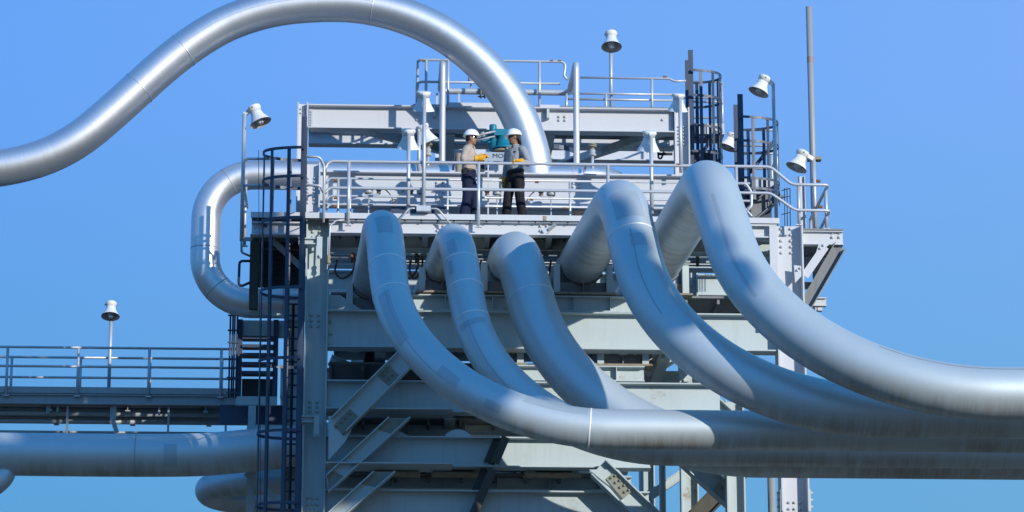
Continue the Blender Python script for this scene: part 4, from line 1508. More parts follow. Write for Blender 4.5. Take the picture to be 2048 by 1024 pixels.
def flood_lamp(label, px, py_base, py_top, Y, dirv, tilt, arm=0.2, size=0.205, zbase=None, box=False):
    """pole at pixel column px; head hung from the pole top, opening tilted towards dirv"""
    b = P(px, py_base, Y)
    tp = P(px, py_top, Y)
    x = XX(px, (py_base + py_top) / 2, Y)
    z0 = b.z if zbase is None else zbase
    z1 = tp.z
    t = thing('flood_lamp', label, 'lamp', V((x, Y, z0)), LG)
    obj('pole', MB().tube([V((x, Y, z0)), V((x, Y, z1))], 0.036, 12), 'rail', t)
    dv = V(dirv).normalized()
    th = math.radians(tilt)
    ax = (V((0, 0, 1)) * math.cos(th) - dv * math.sin(th)).normalized()   # up the axis of the head
    h = 2.0 * size
    top = V((x, Y, z1)) + dv * arm + ax * (h * 0.36)
    k = size
    obj('cap', MB().lathe(((k * 0.56, 0), (k * 0.62, -k * 0.07), (k * 0.62, -k * 0.30), (k * 0.55, -k * 0.36), (k * 0.50, -k * 0.60)), top, ax, 24), 'lamp', t)
    pr = [(k * 0.52, -k * 0.58), (k * 0.54, -k * 0.80), (k * 0.61, -k * 1.00), (k * 0.73, -k * 1.25), (k * 0.87, -k * 1.50), (k * 1.0, -k * 1.72), (k * 1.03, -k * 1.76)]
    sh = obj('shade', MB().lathe(pr, top, ax, 32, cap0=True, cap1=False), 'lamp', t)
    pin = [(r - 0.008, d) for r, d in pr[1:]]
    obj('reflector', MB().lathe([(0.03, -k * 0.84)] + [(r - 0.008, d + 0.001) for r, d in pr[2:]], top, ax, 32, cap0=True, cap1=False), 'lampin', t)
    obj('glass', MB().lathe(((k * 0.30, -k * 0.9), (k * 0.36, -k * 1.1), (k * 0.36, -k * 1.5), (k * 0.26, -k * 1.72), (k * 0.1, -k * 1.82)), top, ax, 16), 'glass', t)
    mb = MB()
    c0 = top
    hh = V((1, 0, 0)) if abs(ax.x) < 0.9 else V((0, 1, 0))
    u = (hh - ax * hh.dot(ax)).normalized()
    w = ax.cross(u)
    for i in range(6):
        an = i * PI / 3
        rd = u * math.cos(an) + w * math.sin(an)
        mb.tube([c0 - ax * (k * 0.95) + rd * (k * 0.42), c0 - ax * (k * 1.6) + rd * (k * 0.42), c0 - ax * (k * 1.9) + rd * (k * 0.12)], 0.007, 6)
    obj('guard', mb, 'rail', t)
    obj('bracket', MB().bar(V((x, Y, z1 - 0.01)), top - ax * (k * 0.35) - dv * (k * 0.4), 0.06, 0.07), 'lamp', t)
    mb = MB()
    s_ = dv.cross(ax).normalized()
    for kx in (-1, 1):
        mb.bolt(top - ax * (k * 0.25) + s_ * (kx * k * 0.56), s_ * kx, 0.014, 0.02)
    obj('screws', mb, 'rusty', t)
    if box:
        obj('junction_box', MB().box(x - 0.13, x + 0.13, Y - 0.06, Y + 0.06, z0 - 0.03, z0 + 0.07), 'rail', t)
        for sx in (-1, 1):
            pts = [V((x + sx * 0.12, Y, z0 + 0.03)), V((x + sx * 0.26, Y, z0 + 0.03)), V((x + sx * 0.50, Y, z0 - 0.26))]
            obj('stay', MB().tube(fillet(pts, [0.1], 0.03), 0.016, 8), 'rail', t)
    return t


flood_lamp('floodlight on the far left pole above the left ladder cage, head tipped right', 486, 480, 228, 0.4, (1, -0.25, 0), 24, 0.23)
flood_lamp('floodlight on the tallest pole left of the workers, standing on the front rail box', 848, 420, 192, -0.13, (-0.05, 1, 0), 24, 0.2, box=True)
flood_lamp('floodlight left of the workers on the shorter pole behind the front rail', 817, 432, 268, 0.5, (-0.05, 1, 0), 22, 0.2, 0.215)
flood_lamp('partly hidden floodlight tipped right behind the pair of poles left of the workers', 838, 352, 262, 2.6, (1, 0.6, 0), 26, 0.12)
flood_lamp('highest floodlight facing us, on a thin pole above the upper guardrail', 1222, 225, 82, 5.4, (0.0, -1, 0), 16, 0.16)
flood_lamp('floodlight in front of the right gantry column, beside the left cage', 1361, 345, 196, 1.8, (-0.1, 1, 0), 22, 0.18, 0.195)
flood_lamp('floodlight below the gantry between the arched pipe and the nearest loop', 1303, 428, 272, 0.5, (-0.1, 1, 0), 22, 0.2, 0.215)
flood_lamp('floodlight tipped left above the far right ladder cage', 1550, 470, 168, 3.2, (-1, -0.15, 0), 24, 0.22)
flood_lamp('small floodlight tipped left between the two right ladder cages', 1477, 400, 280, 6.4, (-1, -0.1, 0), 22, 0.16, 0.185)
flood_lamp('floodlight tipped left beside the tall grey pole, above the lower right railing', 1629, 455, 318, 1.5, (-1, -0.15, 0), 24, 0.26)
flood_lamp('lone floodlight facing us above the left walkway', 220, 790, 620, 6.9, (0, -1, 0), 16, 0.14, 0.185)

# ------------------------------------------------------------------ left walkway
YW = 6.0
zw = ZZ(785, YW, 240)
xa, xb_ = XX(-420, 780, YW), XX(478, 780, YW)
wk = thing('walkway', 'long steel walkway running out of the picture at left, in shade', 'walkway', V((xb_, YW + 0.45, zw)))
obj('deck', MB().box(xa, xb_, YW, YW + 0.95, zw - 0.04, zw), 'grate', wk)
obj('toe_board', MB().box(xa, xb_, YW - 0.03, YW - 0.012, zw - 0.03, zw + 0.10), 'pole', wk)
obj('toe_board', MB().box(xa, xb_, YW + 0.955, YW + 0.97, zw, zw + 0.11), 'pole', wk)
for yy in (YW + 0.02, YW + 0.93):
    obj('side_channel', MB().ibeam(V((xa, yy, zw - 0.15)), V((xb_, yy, zw - 0.15)), 0.2, 0.12), 'pole', wk)
x = xa + 0.5
while x < xb_:
    obj('cross_member', MB().ibeam(V((x, YW + 0.05, zw - 0.29)), V((x, YW + 1.5, zw - 0.29)), 0.16, 0.1), 'pole', wk)
    x += 1.55


def wrail(label, Y, ptop, pmid, pxs, z0):
    zt_, zm_ = ZZ(ptop, Y, 240), ZZ(pmid, Y, 240)
    posts = []
    for px in pxs:
        x = XX(px, 740, Y)
        posts.append((V((x, Y, z0)), V((x, Y, zt_))))
    xe_ = XX(472, 740, Y)
    guardrail('guardrail', label, [([V((xa, Y, zt_)), V((xe_, Y, zt_))], 0), ([V((xa, Y, zm_)), V((xe_, Y, zm_))], 0)], posts, 0.026)


wrail('front guardrail of the left walkway, nearer of the two', YW - 0.05, 696, 734, (-270, -128, 14, 156, 298, 442), zw - 0.1)
wrail('back guardrail of the left walkway, farther of the two', YW + 0.98, 716, 756, (-262, -122, 23, 161, 300, 444), zw)
PG = 'thin service pipes under the left walkway'
for i, (py, Y, r, lab) in enumerate(((812, YW + 0.25, 0.035, 'uppermost thin pipe under the left walkway'), (819, YW + 0.5, 0.045, 'second thin pipe down under the left walkway'),
                                     (828, YW + 0.3, 0.055, 'third pipe down under the left walkway'), (836, YW + 0.7, 0.06, 'fourth pipe down under the left walkway, thickest of the bundle'),
                                     (844, YW + 0.45, 0.05, 'fifth pipe down under the left walkway, lowest of the bundle'), (865, YW + 0.3, 0.026, 'separate thin pipe hung below the bundle, just above the thick pipe'))):
    z = ZZ(py, Y, 240)
    xe_ = XX(500, py, Y)
    t = obj('service_pipe', MB().tube([V((xa, Y, z)), V((xe_, Y, z))], r, 14), 'pole')
    tag(t, lab, 'pipe', PG)
HGR = 'hangers under the left walkway'
for px, py1, w, lab in ((97, 828, 0.05, 'short hanger near the left edge under the walkway'), (116, 825, 0.03, 'short thin hanger second from the left under the walkway'),
                        (136, 872, 0.03, 'long hanger below the left of the walkway holding the lowest thin pipe'), (229, 864, 0.09, 'pale broad hanger plate bent at its foot under the lone floodlight'),
                        (319, 830, 0.03, 'short hanger right of the pale broad plate'), (338, 872, 0.03, 'long hanger right of the pale broad plate'), (453, 872, 0.03, 'long hanger nearest the stair frame')):
    Y = YW + 0.12
    x = XX(px, 830, Y)
    mb = MB().box(x - w, x + w * 0.4, Y - 0.02, Y + 0.0, ZZ(py1 - (24 if px == 229 else 0), Y, 240), zw - 0.05)
    if px == 229:
        mb.bar(V((x - 0.03, Y - 0.01, ZZ(840, Y, 240))), V((x + 0.06, Y - 0.01, ZZ(866, Y, 240))), 0.02, 0.09)
    t = obj('pipe_hanger', mb, 'pole')
    tag(t, lab, 'hanger', HGR)

# stair frame and box left of the ladder
sf = thing('stair_flight', 'dark open stair flight beside the tall ladder, lit by sky between its treads', 'stairs', P(515, 800, 3.6))
for px0, px1 in ((474, 484), (546, 556)):
    obj('stringer', MB().box(XX(px0, 720, 3.6), XX(px1, 720, 3.6), 3.55, 3.62, ZZ(796, 3.6, 515), ZZ(640, 3.6, 515)), 'dark', sf)
for py in (677, 694, 711, 729, 747):
    obj('tread', MB().box(XX(484, 720, 3.6), XX(546, 720, 3.6), 3.5, 3.75, ZZ(py + 3, 3.6, 515), ZZ(py - 3, 3.6, 515)), 'dark', sf)
obj('head_plate', MB().box(XX(474, 720, 3.6), XX(576, 720, 3.6), 3.63, 3.70, ZZ(674, 3.6, 515), ZZ(640, 3.6, 515)), 'tower', sf)
obj('back_plate', MB().box(XX(484, 720, 3.6), XX(546, 720, 3.6), 3.76, 3.80, ZZ(796, 3.6, 515), ZZ(754, 3.6, 515)), 'black', sf)
obj('base_beam', MB().box(XX(474, 720, 3.5), XX(556, 720, 3.5), 3.40, 3.5, ZZ(812, 3.5, 515), ZZ(795, 3.5, 515)), 'tower', sf)
obj('support_leg', MB().box(XX(497, 800, 3.4), XX(512, 800, 3.4), 3.40, 3.52, 0, ZZ(813, 3.5, 515)), 'tower', sf)
obj('support_beam', MB().box(XX(495, 800, 3.3), XX(580, 800, 3.3), 3.28, 3.39, ZZ(876, 3.3, 515), ZZ(850, 3.3, 515)), 'tower', sf)
obj('support_beam', MB().box(XX(440, 840, 4.3), XX(580, 840, 4.3), 4.2, 4.32, ZZ(850, 4.3, 515), ZZ(812, 4.3, 515)), 'dark', sf)
cl = thing('cable_ladder', 'dark vertical cable ladder with close rungs between the tall caged ladder and the column behind', 'cable ladder', V((XX(584, 800, 0.9), 0.9, 0)))
for px in (572, 595):
    xq = XX(px, 800, 0.9)
    obj('rail', MB().box(xq - 0.022, xq + 0.022, 0.86, 0.92, 0, ZZ(600, 0.9)), 'dark' if px < 580 else 'pole', cl)
zq = ZZ(1060, 0.9)
while zq < ZZ(606, 0.9):
    obj('rung', MB().box(XX(572, 800, 0.9), XX(595, 800, 0.9), 0.875, 0.90, zq, zq + 0.03), 'dark', cl)
    zq += 0.22
xq = XX(583, 800, 0.8)
obj('cable', MB().tube([V((xq, 0.84, 0)), V((xq, 0.84, ZZ(612, 0.84)))], 0.028, 10), 'black', cl)
cd_ = thing('cable_riser', 'bundle of dark vertical cables with cross clips left of the stair flight', 'cables', P(466, 800, 3.4))
for px in (459, 464, 468, 473):
    x = XX(px, 720, 3.4)
    obj('cable', MB().tube([V((x, 3.4, ZZ(800, 3.4))), V((x, 3.4, ZZ(636, 3.4)))], 0.018, 8), 'dark', cd_)
for py in (636, 666, 690, 760, 790):
    obj('clip', MB().box(XX(454, 720, 3.37), XX(478, 720, 3.37), 3.36, 3.38, ZZ(py + 2, 3.37), ZZ(py - 1, 3.37)), 'dark', cd_)
t = thing('grab_rail', 'small bent grab rail in front of the sky below the left lamp pole', 'rail', P(480, 570, 1.4))
obj('rail', MB().tube(fillet([P(502, 522, 1.4), P(479, 522, 1.4), P(477, 575, 1.4), P(500, 565, 1.4)], [0.06, 0.06], 0.03), 0.026, 10), 'dark', t)
obj('conduit', MB().tube(fillet([P(483, 470, 1.4), P(483, 505, 1.4), P(500, 512, 1.4)], [0.06], 0.03), 0.022, 8), 'pole', t)
obj('bracket', MB().box(XX(479, 485, 1.4), XX(503, 485, 1.4), 1.38, 1.42, ZZ(488, 1.4), ZZ(481, 1.4)), 'pole', t)
t = obj('power_cable', MB().tube([P(517, 300, -0.5), P(520, 700, -0.5), P(521, 1060, -0.5)], 0.006, 6), 'black')
tag(t, 'thin black cable hanging down the outside of the tall left ladder cage', 'cable')
br = thing('knee_brace', 'pale knee brace at the bottom left between the ladder and the U bend', 'brace', P(560, 1000, 3.0))
obj('bar', MB().bar(P(492, 946, 3.1), P(575, 1018, 3.1), 0.04, 0.12), 'tower', br)
obj('cleat', MB().box(XX(503, 955, 3.0), XX(512, 955, 3.0), 3.0, 3.05, ZZ(955, 3), ZZ(946, 3)), 'white', br)

# ------------------------------------------------------------------ the two workers
def skin_obj(name, mb, mat, parent, voxel, smooth=4, disp=0.0):
    o = obj(name, mb, mat, parent)
    md = o.modifiers.new('one surface', 'REMESH')
    md.mode = 'VOXEL'
    md.voxel_size = voxel
    md.use_smooth_shade = True
    if smooth:
        sm_ = o.modifiers.new('soften', 'SMOOTH')
        sm_.factor = 0.5
        sm_.iterations = smooth
    if disp:
        tx = bpy.data.textures.new('cloth folds', 'CLOUDS')
        tx.noise_scale = 0.09
        tx.noise_depth = 2
        dm_ = o.modifiers.new('folds', 'DISPLACE')
        dm_.texture = tx
        dm_.strength = disp
        dm_.mid_level = 0.5
        dm_.texture_coords = 'LOCAL'
    return o


def worker(label, loc, yaw, scale, mats, right_arm, left_arm, feet, head_yaw, head_pitch, right_hand, left_hand, hair_style, lean=0.0):
    """arms: (elbow, wrist) in body space; feet: ((x,y),(x,y)) right, left; hands: (finger direction, palm normal, curl)"""
    root_loc = V(loc)
    Rz = Matrix.Rotation(yaw, 3, 'Z')

    def X(p):
        p = V(p)
        p = V((p.x + lean * max(0, p.z - 0.9), p.y, p.z))
        return root_loc + Rz @ (p * scale)

    def D(d):
        return Rz @ V(d)

    def tub(mb, pts, rad, seg=14):
        # smooth the joint chain
        P_, R_ = [V(p) for p in pts], list(rad)
        for _ in range(2):
            np_, nr = [P_[0]], [R_[0]]
            for i in range(len(P_) - 1):
                np_ += [P_[i].lerp(P_[i + 1], 0.25), P_[i].lerp(P_[i + 1], 0.75)]
                nr += [R_[i] * 0.75 + R_[i + 1] * 0.25, R_[i] * 0.25 + R_[i + 1] * 0.75]
            np_.append(P_[-1])
            nr.append(R_[-1])
            P_, R_ = np_, nr
        mb.tube([X(p) for p in P_], [r * scale for r in R_], seg, uv=False)

    def ring(mb, rings, seg=20):
        mb.loft([(X(c), D((a, 0, 0)) * scale, D((0, b, 0)) * scale) for c, a, b in rings], seg)

    SHR, SHL = V((0.0, -0.175, 1.41)), V((0.0, 0.175, 1.41))
    hipR, hipL = V((0.0, -0.085, 0.93)), V((0.0, 0.085, 0.93))
    ankR, ankL = V((feet[0][0], feet[0][1], 0.09)), V((feet[1][0], feet[1][1], 0.09))
    kneR = hipR.lerp(ankR, 0.5) + V((0.035, 0, 0))
    kneL = hipL.lerp(ankL, 0.5) + V((0.035, 0, 0))
    hc = V((0.025, 0, 1.635))
    Rh = Matrix.Rotation(head_yaw, 3, 'Z') @ Matrix.Rotation(head_pitch, 3, 'Y')

    def H(p):
        return X(hc + Rh @ V(p))

    def HD(d):
        return D(Rh @ V(d)) * scale

    def hring(mb, rings, seg=22):
        mb.loft([(H(c), HD((a, 0, 0)), HD((0, b, 0))) for c, a, b in rings], seg)

    # body: head, neck, trunk, arms and legs as one surface
    mb = MB()
    hring(mb, [((0.035, 0, -0.118), 0.030, 0.025), ((0.030, 0, -0.105), 0.052, 0.045), ((0.018, 0, -0.075), 0.074, 0.060), ((0.008, 0, -0.03), 0.088, 0.070), ((0.0, 0, 0.02), 0.096, 0.075),
               ((-0.004, 0, 0.06), 0.095, 0.075), ((-0.008, 0, 0.095), 0.078, 0.062), ((-0.01, 0, 0.118), 0.04, 0.034)])
    # nose, brow, lips, chin, ears
    mb.loft([(H((0.088, 0, 0.012)), HD((0.012, 0, 0)), HD((0, 0.010, 0))), (H((0.100, 0, -0.012)), HD((0.014, 0, 0)), HD((0, 0.013, 0))), (H((0.108, 0, -0.032)), HD((0.016, 0, 0)), HD((0, 0.018, 0))), (H((0.092, 0, -0.042)), HD((0.012, 0, 0)), HD((0, 0.014, 0)))], 10)
    mb.loft([(H((0.078, 0, -0.060)), HD((0.014, 0, 0)), HD((0, 0.024, 0))), (H((0.084, 0, -0.066)), HD((0.012, 0, 0)), HD((0, 0.022, 0))), (H((0.078, 0, -0.074)), HD((0.014, 0, 0)), HD((0, 0.022, 0)))], 10)
    mb.ball(H((0.068, 0, -0.100)), 0.024 * scale)
    for s in (-1, 1):
        mb.ball(H((-0.005, s * 0.078, -0.005)), 0.022 * scale, 0.012 * scale, 0.034 * scale, rot=Rz @ Rh)
    tub(mb, [(-0.005, 0, 1.44), (0.0, 0, 1.50), hc + V((-0.015, 0, -0.06))], [0.062, 0.056, 0.058])
    ring(mb, [((0, 0, 0.86), 0.09, 0.13), ((0, 0, 1.05), 0.085, 0.125), ((0, 0, 1.25), 0.09, 0.15), ((0, 0, 1.42), 0.07, 0.14), ((0, 0, 1.47), 0.05, 0.07)])
    for sh_, (el_, wr) in ((SHR, right_arm), (SHL, left_arm)):
        tub(mb, [sh_, el_, wr], [0.050, 0.040, 0.030])
    for h_, k_, a_ in ((hipR, kneR, ankR), (hipL, kneL, ankL)):
        tub(mb, [h_, k_, a_], [0.075, 0.052, 0.040])
    body = skin_obj('person', mb, 'skin', None, 0.009, 3)
    body['label'] = label
    body['category'] = 'person'
    me = body.data
    off = root_loc
    for v in me.vertices:
        v.co -= off
    body.location = root_loc

    # shirt with sleeves and collar
    mb = MB()
    ring(mb, [((0, 0, 0.945), 0.122, 0.165), ((-0.002, 0, 1.03), 0.128, 0.166), ((0.004, 0, 1.12), 0.128, 0.165), ((0.008, 0, 1.22), 0.130, 0.175), ((0.006, 0, 1.32), 0.127, 0.185), ((-0.002, 0, 1.40), 0.108, 0.178),
              ((-0.006, 0, 1.45), 0.084, 0.135), ((-0.004, 0, 1.485), 0.066, 0.080), ((0, 0, 1.50), 0.060, 0.064)])
    for sh_, (el_, wr) in ((SHR, right_arm), (SHL, left_arm)):
        el_, wr = V(el_), V(wr)
        tub(mb, [sh_ + V((0, -0.03 if sh_.y > 0 else 0.03, 0.0)), sh_ + (el_ - sh_) * 0.12, sh_.lerp(el_, 0.6), el_, el_.lerp(wr, 0.45), wr], [0.070, 0.078, 0.064, 0.060, 0.056, 0.046])
    shirt = skin_obj('shirt', mb, mats['shirt'], body, 0.011, 2, 0.022)
    mb = MB()
    cr = [X(V((0.005, 0, 1.495)) + V((math.cos(a) * 0.067, math.sin(a) * 0.070, -0.018 * math.cos(a)))) for a in [2 * PI * i / 20 for i in range(21)]]
    mb.tube(cr, 0.014 * scale, 8, cap=False, uv=False)
    for s in (-1, 1):
        mb.bar(X((0.075, s * 0.012, 1.475)), X((0.092, s * 0.052, 1.445)), 0.012 * scale, 0.04 * scale)
    obj('collar', mb, mats['shirt'], shirt)
    mb = MB()
    mb.bar(X((0.125, -0.085, 1.32)), X((0.125, -0.03, 1.32)), 0.006, 0.010)
    for z_ in (1.38, 1.30, 1.22, 1.14, 1.06):
        mb.ball(X((0.136, 0.0, z_)), 0.007 * scale)
    obj('buttons', mb, mats['shirt'], shirt)
    mb = MB()
    mb.obox(X((0.118, 0.085, 1.335)), D((0.004, 0, 0)), D((0, 0.03, 0)), V((0, 0, 0.012)))
    obj('chest_badge', mb, 'ink', shirt)

    # trousers and belt
    mb = MB()
    ring(mb, [((0, 0, 1.01), 0.120, 0.160), ((0, 0, 0.96), 0.128, 0.170), ((-0.005, 0, 0.90), 0.132, 0.178), ((-0.005, 0, 0.83), 0.122, 0.172), ((0, 0, 0.79), 0.10, 0.15)])
    for h_, k_, a_ in ((hipR, kneR, ankR), (hipL, kneL, ankL)):
        tub(mb, [h_ + V((0, 0, -0.02)), h_.lerp(k_, 0.35), k_, k_.lerp(a_, 0.55), a_ + V((-0.01, 0, 0.01))], [0.104, 0.105, 0.088, 0.086, 0.088])
    tr = skin_obj('trousers', mb, mats['trousers'], body, 0.012, 2, 0.020)
    mb = MB()
    br_ = [X((math.cos(a) * 0.134, math.sin(a) * 0.176, 1.0)) for a in [2 * PI * i / 32 for i in range(33)]]
    mb.strip(br_, 0.038 * scale, 0.010)
    obj('belt', mb, 'black', tr)
    mb = MB().obox(X((-0.02, -0.195, 0.96)), D((0.035, 0, 0)), D((0, 0.018, 0)), V((0, 0, 0.065)))
    obj('radio_pouch', mb, 'black', tr)

    # boots
    for a_, s in ((ankR, -1), (ankL, 1)):
        mb = MB()
        o_ = V((a_.x, a_.y, 0))
        mb.loft([(X(o_ + V((-0.075, 0, 0.045))), V((0, 0, 0.04)), D((0, 0.03, 0))), (X(o_ + V((-0.05, 0, 0.058))), V((0, 0, 0.057)), D((0, 0.040, 0))), (X(o_ + V((0.03, 0, 0.055))), V((0, 0, 0.054)), D((0, 0.045, 0))),
                 (X(o_ + V((0.12, 0, 0.04))), V((0, 0, 0.040)), D((0, 0.050, 0))), (X(o_ + V((0.185, 0, 0.030))), V((0, 0, 0.028)), D((0, 0.036, 0))), (X(o_ + V((0.205, 0, 0.025))), V((0, 0, 0.015)), D((0, 0.018, 0)))], 14)
        tub(mb, [o_ + V((-0.01, 0, 0.05)), o_ + V((-0.01, 0, 0.20))], [0.050, 0.055])
        skin_obj('boot', mb, 'boot', body, 0.010, 2)

    # gloves: palm, cuff, four fingers and a thumb each
    for (el_, wr), (fd, pn, curl), s in ((right_arm, right_hand, -1), (left_arm, left_hand, 1)):
        gs = scale * 1.16
        wr = V(wr)
        el_ = V(el_)
        fd = V(fd).normalized()
        pn = V(pn)
        pn = (pn - fd * pn.dot(fd)).normalized()
        sd_ = fd.cross(pn) * s          # towards the little finger on either hand
        th_side = -sd_
        mb = MB()

        def q(a, b, c):
            return wr + (fd * a + sd_ * b + pn * c) * 1.16
        mb.loft([(X(q(0.0, 0, 0)), D(sd_) * 0.030 * gs, D(pn) * 0.024 * gs), (X(q(0.03, 0, 0)), D(sd_) * 0.042 * gs, D(pn) * 0.024 * gs), (X(q(0.07, 0, 0.0)), D(sd_) * 0.047 * gs, D(pn) * 0.022 * gs),
                 (X(q(0.098, 0, 0.0)), D(sd_) * 0.044 * gs, D(pn) * 0.017 * gs)], 16)
        ad = (wr - el_).normalized()
        mb.tube([X(wr - ad * 0.055), X(wr - ad * 0.02), X(wr + fd * 0.012)], [0.054 * gs, 0.047 * gs, 0.036 * gs], 14, uv=False)
        for k, (off_, L) in enumerate(((-0.033, 0.074), (-0.011, 0.082), (0.011, 0.077), (0.032, 0.060))):
            p = q(0.09, off_, 0)
            pts = [q(0.07, off_ * 0.95, 0), p]
            d = fd.copy()
            ax_ = fd.cross(pn)
            for seg_, fr in ((0, 0.45), (1, 0.30), (2, 0.25)):
                d = Matrix.Rotation(curl * (0.6, 1.0, 0.8)[seg_] * (1 + 0.08 * k), 3, ax_) @ d
                p = p + d * (L * fr * 1.16)
                pts.append(p)
            mb.tube([X(v) for v in pts], [0.012 * gs, 0.0125 * gs, 0.0115 * gs, 0.011 * gs, 0.009 * gs], 8, uv=False)
        pts = [q(0.02, -0.025, 0.004), q(0.045, -0.052, 0.014), q(0.075, -0.060, 0.030), q(0.098, -0.052, 0.040)]
        mb.tube([X(v) for v in pts], [0.016 * gs, 0.0145 * gs, 0.013 * gs, 0.010 * gs], 8, uv=False)
        skin_obj('glove', mb, 'glove', body, 0.0045, 1)

    # hard hat
    mb = MB()
    pr = []
    for i in range(9):
        t_ = i / 8 * PI / 2
        pr.append(((-0.006, 0, 0.052 + 0.122 * math.sin(t_)), max(0.004, 0.140 * math.cos(t_) ** 0.85), max(0.004, 0.118 * math.cos(t_) ** 0.85)))
    hring(mb, [((0.004, 0, 0.040), 0.150, 0.124), ((0.0, 0, 0.047), 0.146, 0.121)] + pr, 28)
    helmet = obj('hard_hat', mb, 'helmet', body)
    mb = MB()
    hring(mb, [((0.012, 0, 0.036), 0.168, 0.128), ((0.012, 0, 0.040), 0.172, 0.132), ((0.008, 0, 0.047), 0.160, 0.128), ((0.002, 0, 0.050), 0.147, 0.122)], 28)
    obj('brim', mb, 'helmet', helmet)
    mb = MB()
    rp = [H((-0.006 + 0.136 * math.cos(a), 0, 0.054 + 0.122 * math.sin(a))) for a in [PI * i / 16 for i in range(17)]]
    mb.tube(rp, 0.010 * scale, 8, uv=False)
    obj('crest_rib', mb, 'helmet', helmet)

    # hair, glasses, beard
    mb = MB()
    hring(mb, [((-0.035, 0, -0.055), 0.060, 0.060), ((-0.022, 0, -0.03), 0.082, 0.074), ((-0.014, 0, 0.02), 0.092, 0.080), ((-0.008, 0, 0.07), 0.096, 0.080)])
    if hair_style == 'long':
        mb.loft([(H((-0.115, 0, -0.125)), HD((0.018, 0, 0)), HD((0, 0.05, 0))), (H((-0.095, 0, -0.085)), HD((0.035, 0, 0)), HD((0, 0.07, 0))), (H((-0.075, 0, -0.02)), HD((0.05, 0, 0)), HD((0, 0.08, 0))), (H((-0.06, 0, 0.05)), HD((0.06, 0, 0)), HD((0, 0.085, 0)))], 16)
    skin_obj('hair', mb, 'hair', body, 0.010, 2)
    if hair_style == 'long':
        mb = MB().loft([(H((0.060, 0, -0.122)), HD((0.018, 0, 0)), HD((0, 0.018, 0))), (H((0.068, 0, -0.105)), HD((0.026, 0, 0)), HD((0, 0.030, 0))), (H((0.072, 0, -0.084)), HD((0.020, 0, 0)), HD((0, 0.030, 0)))], 12)
        mb.loft([(H((0.082, 0, -0.057)), HD((0.014, 0, 0)), HD((0, 0.032, 0))), (H((0.090, 0, -0.050)), HD((0.010, 0, 0)), HD((0, 0.026, 0)))], 10)
        obj('beard', mb, 'hair', body)
    mb = MB()
    gp = [H((0.010 + 0.094 * math.cos(a), 0.083 * math.sin(a), 0.012)) for a in [-1.45 + 2.9 * i / 20 for i in range(21)]]
    mb.strip(gp[3:18], 0.036 * scale, 0.010, HD((0, 0, 1)))
    mb.strip(gp[0:4], 0.012 * scale, 0.008, HD((0, 0, 1)))
    mb.strip(gp[17:21], 0.012 * scale, 0.008, HD((0, 0, 1)))
    obj('sunglasses', mb, 'lens', body)
    return body


def local(w, loc, yaw, scale):
    return (Matrix.Rotation(-yaw, 3, 'Z') @ (V(w) - V(loc))) / scale


SCL = 1.02
yw = math.radians(-14)
lw = V((XX(937, 380, 0.55), 0.55, zD))
worker('man in beige shirt, navy trousers and white hard hat, facing right with raised yellow gloves', lw, yw, SCL, {'shirt': 'beige', 'trousers': 'navy'},
       ((-0.07, -0.255, 1.15), (0.185, -0.16, 1.20)), ((0.03, 0.25, 1.18), (0.235, 0.06, 1.275)),
       ((-0.075, -0.09), (0.11, 0.10)), math.radians(6), math.radians(2),
       ((0.9, 0.35, 0.12), (0.1, 0.8, 0.4), 0.55), ((0.75, -0.65, 0.1), (0.1, -0.5, -0.8), 0.45), 'short', 0.03)
yw = math.radians(226)
rw = V((XX(1031, 380, 0.50), 0.50, zD))
hand = V((XX(1040, 323, -0.05), -0.03, ZZ(320.5, -0.07)))
elb = V((XX(1059, 322, 0.17), 0.19, ZZ(327, 0.17)))
wl = local(hand, rw, yw, SCL)
el_ = local(elb, rw, yw, SCL)
fdir = Matrix.Rotation(-yw, 3, 'Z') @ V((-0.95, -0.28, -0.10))
pno = Matrix.Rotation(-yw, 3, 'Z') @ V((0.0, -0.35, -1.0))
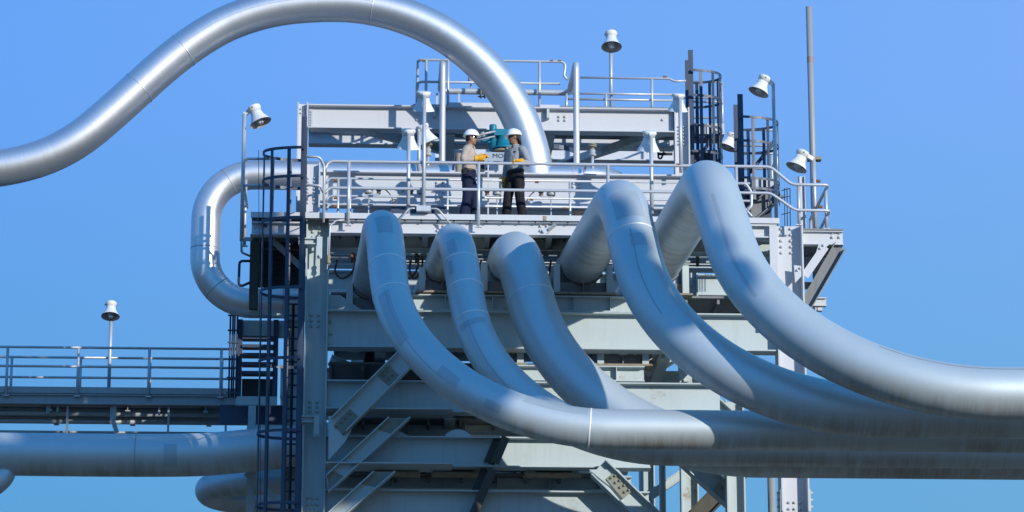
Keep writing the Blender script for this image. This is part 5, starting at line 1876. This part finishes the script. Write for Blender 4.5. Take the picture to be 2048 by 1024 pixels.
worker('man in grey shirt and black trousers, facing left, yellow glove resting on the front guardrail', rw, yw, SCL, {'shirt': 'greyshirt', 'trousers': 'blacktr'},
       ((-0.05, -0.27, 1.13), (0.0, -0.275, 0.88)), (tuple(el_), tuple(wl)),
       ((0.06, -0.18), (-0.04, 0.14)), math.radians(-40), math.radians(4),
       ((0.05, 0.0, -1), (0.2, 1.0, 0.0), 0.35), (tuple(fdir), tuple(pno), 0.75), 'long', 0.02)

# ------------------------------------------------------------------ added rack, out of view, shaped so its shadow falls across the lower tower
nb = thing('added_shadow_rack', 'added shadow caster: tall unseen rack of stacked pipes on steel legs, far to the right', 'added shadow rack', V((16, -30, 0)))
ta = math.tan(SUN_AZ)
te = math.tan(SUN_EL) / math.cos(SUN_AZ)
yn = -30.0
dn = 0.35 - yn


def sh(xt, zt_):
    """point of the rack whose shadow lands at (xt, zt_) on the tower face"""
    return V((xt + dn * ta, yn, zt_ + dn * te))


for k in range(-1, 5):
    cuts = [(-15.0, -1.95 - 0.05 * k if k >= 0 else -4.4)]
    if k == 3:
        cuts = [(-15.0, -9.7), (-9.1, -8.3), (-7.4, -4.85), (-3.75, -2.1)]
    for c0, c1_ in cuts:
        a, b = sh(c0, 12.02 + 0.8 * k), sh(c1_, 12.02 + 0.8 * k)
        obj('shadow_pipe', MB().tube([a, b], 0.42, 24), 'jacket', nb)
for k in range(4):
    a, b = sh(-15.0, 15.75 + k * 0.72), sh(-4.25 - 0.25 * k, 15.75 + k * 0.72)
    obj('shadow_pipe', MB().tube([a, b], 0.37, 24), 'jacket', nb)
for xt in (-14.6, -9.5, -5.3):
    q = sh(xt, 0)
    top = sh(xt, 18.4 if xt < -4.3 else 15.2).z
    for yy in (-0.75, 0.75):
        obj('leg', MB().ibeam(V((q.x, yn + yy, 0)), V((q.x, yn + yy, top)), 0.3, 0.3, (1, 0, 0)), 'tower', nb)
    for zz in (10.75, 15.2):
        p = sh(xt, zz)
        obj('cross_beam', MB().ibeam(V((p.x, yn - 0.75, p.z - 0.12)), V((p.x, yn + 0.75, p.z - 0.12)), 0.2, 0.2), 'tower', nb)
